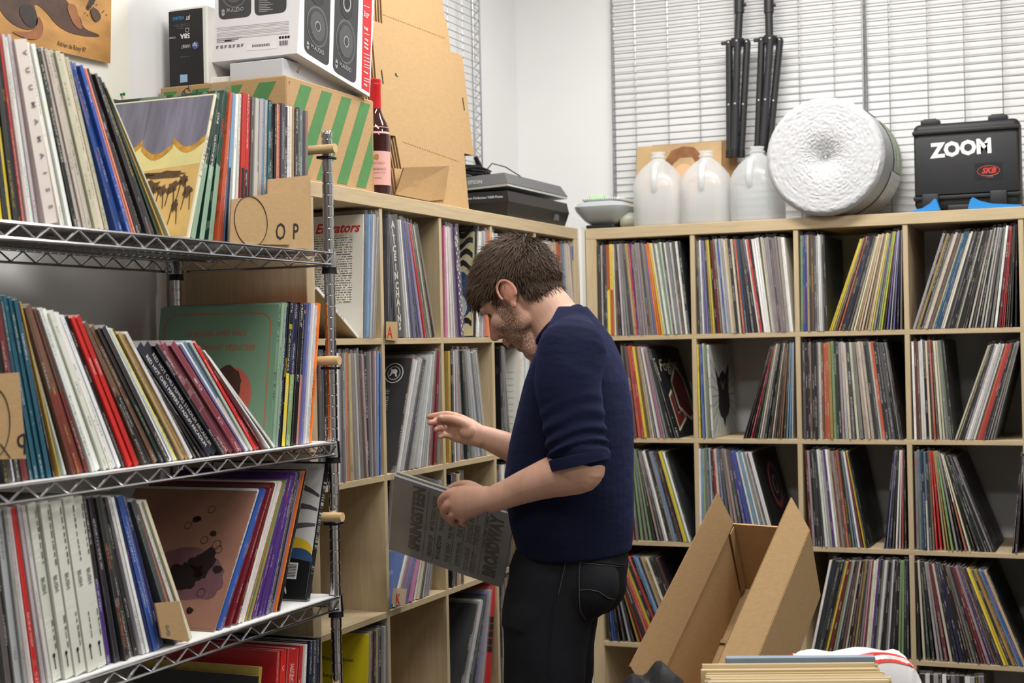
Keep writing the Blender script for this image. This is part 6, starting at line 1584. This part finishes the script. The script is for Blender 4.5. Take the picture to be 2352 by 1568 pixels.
# stitching, pocket, rivet projected on the jeans
bv = BVHTree.FromPolygons([v.co+root for v in jnm.vertices], [tuple(p.vertices) for p in jnm.polygons])
def hit(u, v, lift=.0012):
    d = Vector(ray(u, v)).normalized(); h_ = bv.ray_cast(Vector(CAM), d)
    return None if h_[0] is None else h_[0]+h_[1]*lift
def seam(name, pts, r, m, n=10):
    P = []
    for i in range(len(pts)-1):
        for k in range(n):
            t_ = k/n; q_ = hit(pts[i][0]+(pts[i+1][0]-pts[i][0])*t_, pts[i][1]+(pts[i+1][1]-pts[i][1])*t_)
            if q_: P.append(q_)
    if len(P) > 2: MB().tube(P, r, 5).obj(name, m, man)
th_m = mat('denim_thread', (92,82,72), .8); se_m = mat('denim_seam', (16,18,26), .9)
seam('pocket_stitching', [(1192,1262),(1205,1272),(1240,1279),(1285,1285)], .0009, th_m); seam('pocket_stitching', [(1194,1256),(1208,1266),(1242,1273),(1288,1277)], .0009, th_m)
seam('side_seam', [(1298,1262),(1290,1310),(1276,1370),(1266,1430),(1262,1500),(1262,1560)], .0013, se_m); seam('side_seam', [(1303,1262),(1295,1310),(1281,1370)], .0008, th_m)
seam('back_pocket_edge', [(1330,1286),(1380,1292),(1440,1298)], .0022, se_m); seam('back_pocket_stitching', [(1332,1291),(1380,1297),(1438,1302)], .0009, th_m); seam('back_pocket_stitching', [(1332,1284),(1330,1330),(1332,1400),(1345,1424)], .0010, th_m); seam('back_pocket_stitching', [(1332,1355),(1350,1353),(1375,1358),(1395,1372),(1412,1376)], .0009, th_m)
q_ = hit(1286, 1280, .0)
if q_: MB().ell(q_, (.0045,.0045,.0045), None, 14, 8).obj('rivet', mat('copper', (190,110,60), .3, .9), man, smooth=True)
# --- hair
hr = MB()
hell(hr, (-.018,0,.050), (.104,.0815,.092), 36, 24); hell(hr, (-.062,0,.022), (.064,.073,.068)); hell(hr, (-.050,0,-.026), (.053,.069,.052)); hell(hr, (.044,0,.062), (.052,.062,.044)); hell(hr, (.024,0,.050), (.070,.0765,.06))
hmesh = remesh(hr, .004, 4, .5)
nv = len(hmesh.vertices); hco = np.zeros(nv*3); hmesh.vertices.foreach_get('co', hco); hl = (hco.reshape(-1,3)-np.array(HO)) @ np.array(RH3)
def hairline(f, l, u):
    al_ = abs(l)
    if f > .062: lim = .046
    elif f > .022: lim = .046-(.062-f)*(.046+.010)/.040*1.0
    elif f > -.012: lim = -.010+ (.034 if f < .012 else .034*(.022-f)/.010)
    elif f > -.034: lim = .024-(-.012-f)*2.6
    else: lim = -.033-(-.034-f)*1.0
    return u-lim
bmh = bmesh.new(); bmh.from_mesh(hmesh); bmh.verts.ensure_lookup_table()
dead = [v for v in bmh.verts if hairline(*hl[v.index]) < 0]
bmesh.ops.delete(bmh, geom=dead, context='VERTS'); bmh.to_mesh(hmesh); bmh.free()
hair_m = bpy.data.materials.new('brown_hair'); hair_m.use_nodes = True; b = hair_m.node_tree.nodes['Principled BSDF']; b.inputs['Base Color'].default_value = srgb(78,60,46); b.inputs['Roughness'].default_value = .6; b.inputs['Specular IOR Level'].default_value = .2
scalp_m = mat('hair_base', (40,31,25), .8)
hb_ = BVHTree.FromPolygons([v.co.copy() for v in hmesh.vertices], [tuple(p.vertices) for p in hmesh.polygons])
strand = MB(); r_ = random.Random(21); ar_ = [p.area for p in hmesh.polygons]; cum = np.cumsum(ar_); whorl = H(-.085, -.012, .095)
for s in range(10000):
    pi = int(np.searchsorted(cum, r_.random()*cum[-1])); pol = hmesh.polygons[min(pi, len(ar_)-1)]; p = pol.center.copy(); nrm = pol.normal.copy()
    lp = RH3.transposed() @ (p-HO)
    d = (p-whorl); d -= nrm*d.dot(nrm)
    if d.length < 1e-4: continue
    d.normalize()
    if lp.x > .03: d = (d+HF*.3+HL*.25*(1)).normalized()
    if lp.z < .02: d = (d-HU*.7-HF*.15).normalized()
    d = (d+Vector((r_.gauss(0,.22), r_.gauss(0,.22), r_.gauss(0,.22)))).normalized()
    Ln = r_.uniform(.022,.040) if lp.z > .03 else r_.uniform(.014,.026); lift_ = r_.uniform(.12,.42) if lp.z > .05 else .14
    P = []; q_ = p-nrm*.002; v_ = (d+nrm*lift_).normalized()
    for k in range(5):
        P.append(q_.copy()); q_ = q_+v_*(Ln/4); v_ = (v_-nrm*.10*(1 if lp.z > .05 else .6)+d*.05).normalized()
    strand.tube(P, [.0007,.0008,.0007,.0005,.0002], 3, caps=False)
for k in range(16):     # loose fringe strands over the forehead
    a = H(.084+r_.uniform(-.006,.006), .03+r_.uniform(-.03,.03), .060); P = [a]
    for j in range(5): P.append(P[-1]+HF*(.006)-HU*.010+HL*r_.uniform(-.003,.003))
    strand.tube(P, [.0009,.0009,.0008,.0006,.0004,.0002], 3, caps=False)
hso = strand.obj('hair', hair_m, man, smooth=True)
addmesh('hair_base', hmesh, scalp_m)
# thumb nail
q_ = Y(1012, 958, yr-.0355); MB().ell(q_, (.0060,.0016,.0042), Matrix.Rotation(.1, 3, 'Y'), 14, 8).obj('thumb_nail', mat('nail', (226,190,178), .3), man, smooth=True)
# ---------------------------------------------------------------- held records
TL, TR, BR, BL = [Vector(p) for p in ((.132,-1.723,1.126), (.421,-1.649,1.026), (.298,-1.453,.814), (.009,-1.526,.914))]
ex = (TR-TL).normalized(); ez = (TL-BL); ez = (ez-ex*ez.dot(ex)).normalized(); en = ex.cross(ez); en = en if en.dot(Vector(CAM)-TL) > 0 else -en
def held(name, label, off, w_, cover):
    o_ = BL+en*off; t = thing(name, label, 'record', tuple((TL+BR)/2+en*off))
    MB().obox(o_+ex*.006+ez*.002, ex*.303, ez*.303, -en*w_).obj('cardboard_sleeve', cover, t)
    m = MB(); s = .0012
    c_ = [o_-ex*.003, o_+ex*.320, o_+ex*.320+ez*.316, o_+ez*.318-ex*.004]; f = [p+en*s for p in c_]; b_ = [p-en*(w_+s) for p in c_]
    m.add(f, [(0,1,2,3)]); m.add(b_, [(3,2,1,0)]); m.add([f[0],f[1],b_[1],b_[0]], [(0,1,2,3)]); m.add([f[3],f[2],b_[2],b_[3]], [(0,1,2,3)]); m.add([f[0],f[3],b_[3],b_[0]], [(0,1,2,3)])
    m.obj('plastic_sleeve', clear, t)
    return t, o_
t, o_ = held('held_record', 'grey newsprint style record in clear sleeve held by the man', 0, .006, mat('held_cover_grey', (146,150,158), .4, noise=.22, nscale=7))
dg_ = mat('held_ink', (62,62,62), .5)
def ht(s, sz, fx, fz, fitw, bold=.0004): text('cover_lettering', s, sz, o_+ex*fx+ez*fz+en*.0006, ez, -ex, dg_, t, bold=bold, fitw=fitw)
ht('SPRINGSTEEN', .040, .085, .035, .26, .0022); ht('BROADWAY', .044, .285, .03, .255, .0026)
for s, fx, fz, fw, sz in (('GROWIN UP', .118,.03,.09,.017),('MY HOMETOWN',.14,.03,.10,.017),('MY FATHERS HOUSE',.118,.14,.14,.015),('THE WISH',.165,.03,.08,.017),('THUNDER ROAD',.142,.15,.13,.015),('THE PROMISED LAND',.165,.13,.15,.014),('BORN IN THE USA',.190,.03,.10,.014),('THE RISING',.190,.15,.10,.018),('DANCING IN',.215,.14,.10,.019),('THE DARK',.232,.14,.085,.019),('TENTH AVENUE',.215,.02,.10,.017),('FREEZE-OUT',.232,.02,.09,.017),('LONG TIME COMIN',.250,.14,.13,.012),('BORN TO RUN',.262,.10,.12,.016)):
    ht(s, sz, fx, fz, fw)
for fx in (.095,.122,.168,.193,.222,.243):
    MB().obox(o_+ex*fx+ez*.02+en*.0004, ex*.0014, ez*.27, en*.0003).obj('cover_rule', dg_, t)
t2, o2 = held('held_record', 'cream edged record held directly behind the grey newsprint one', -.0125, .004, mat('held_cover_cream', (176,170,140), .5))
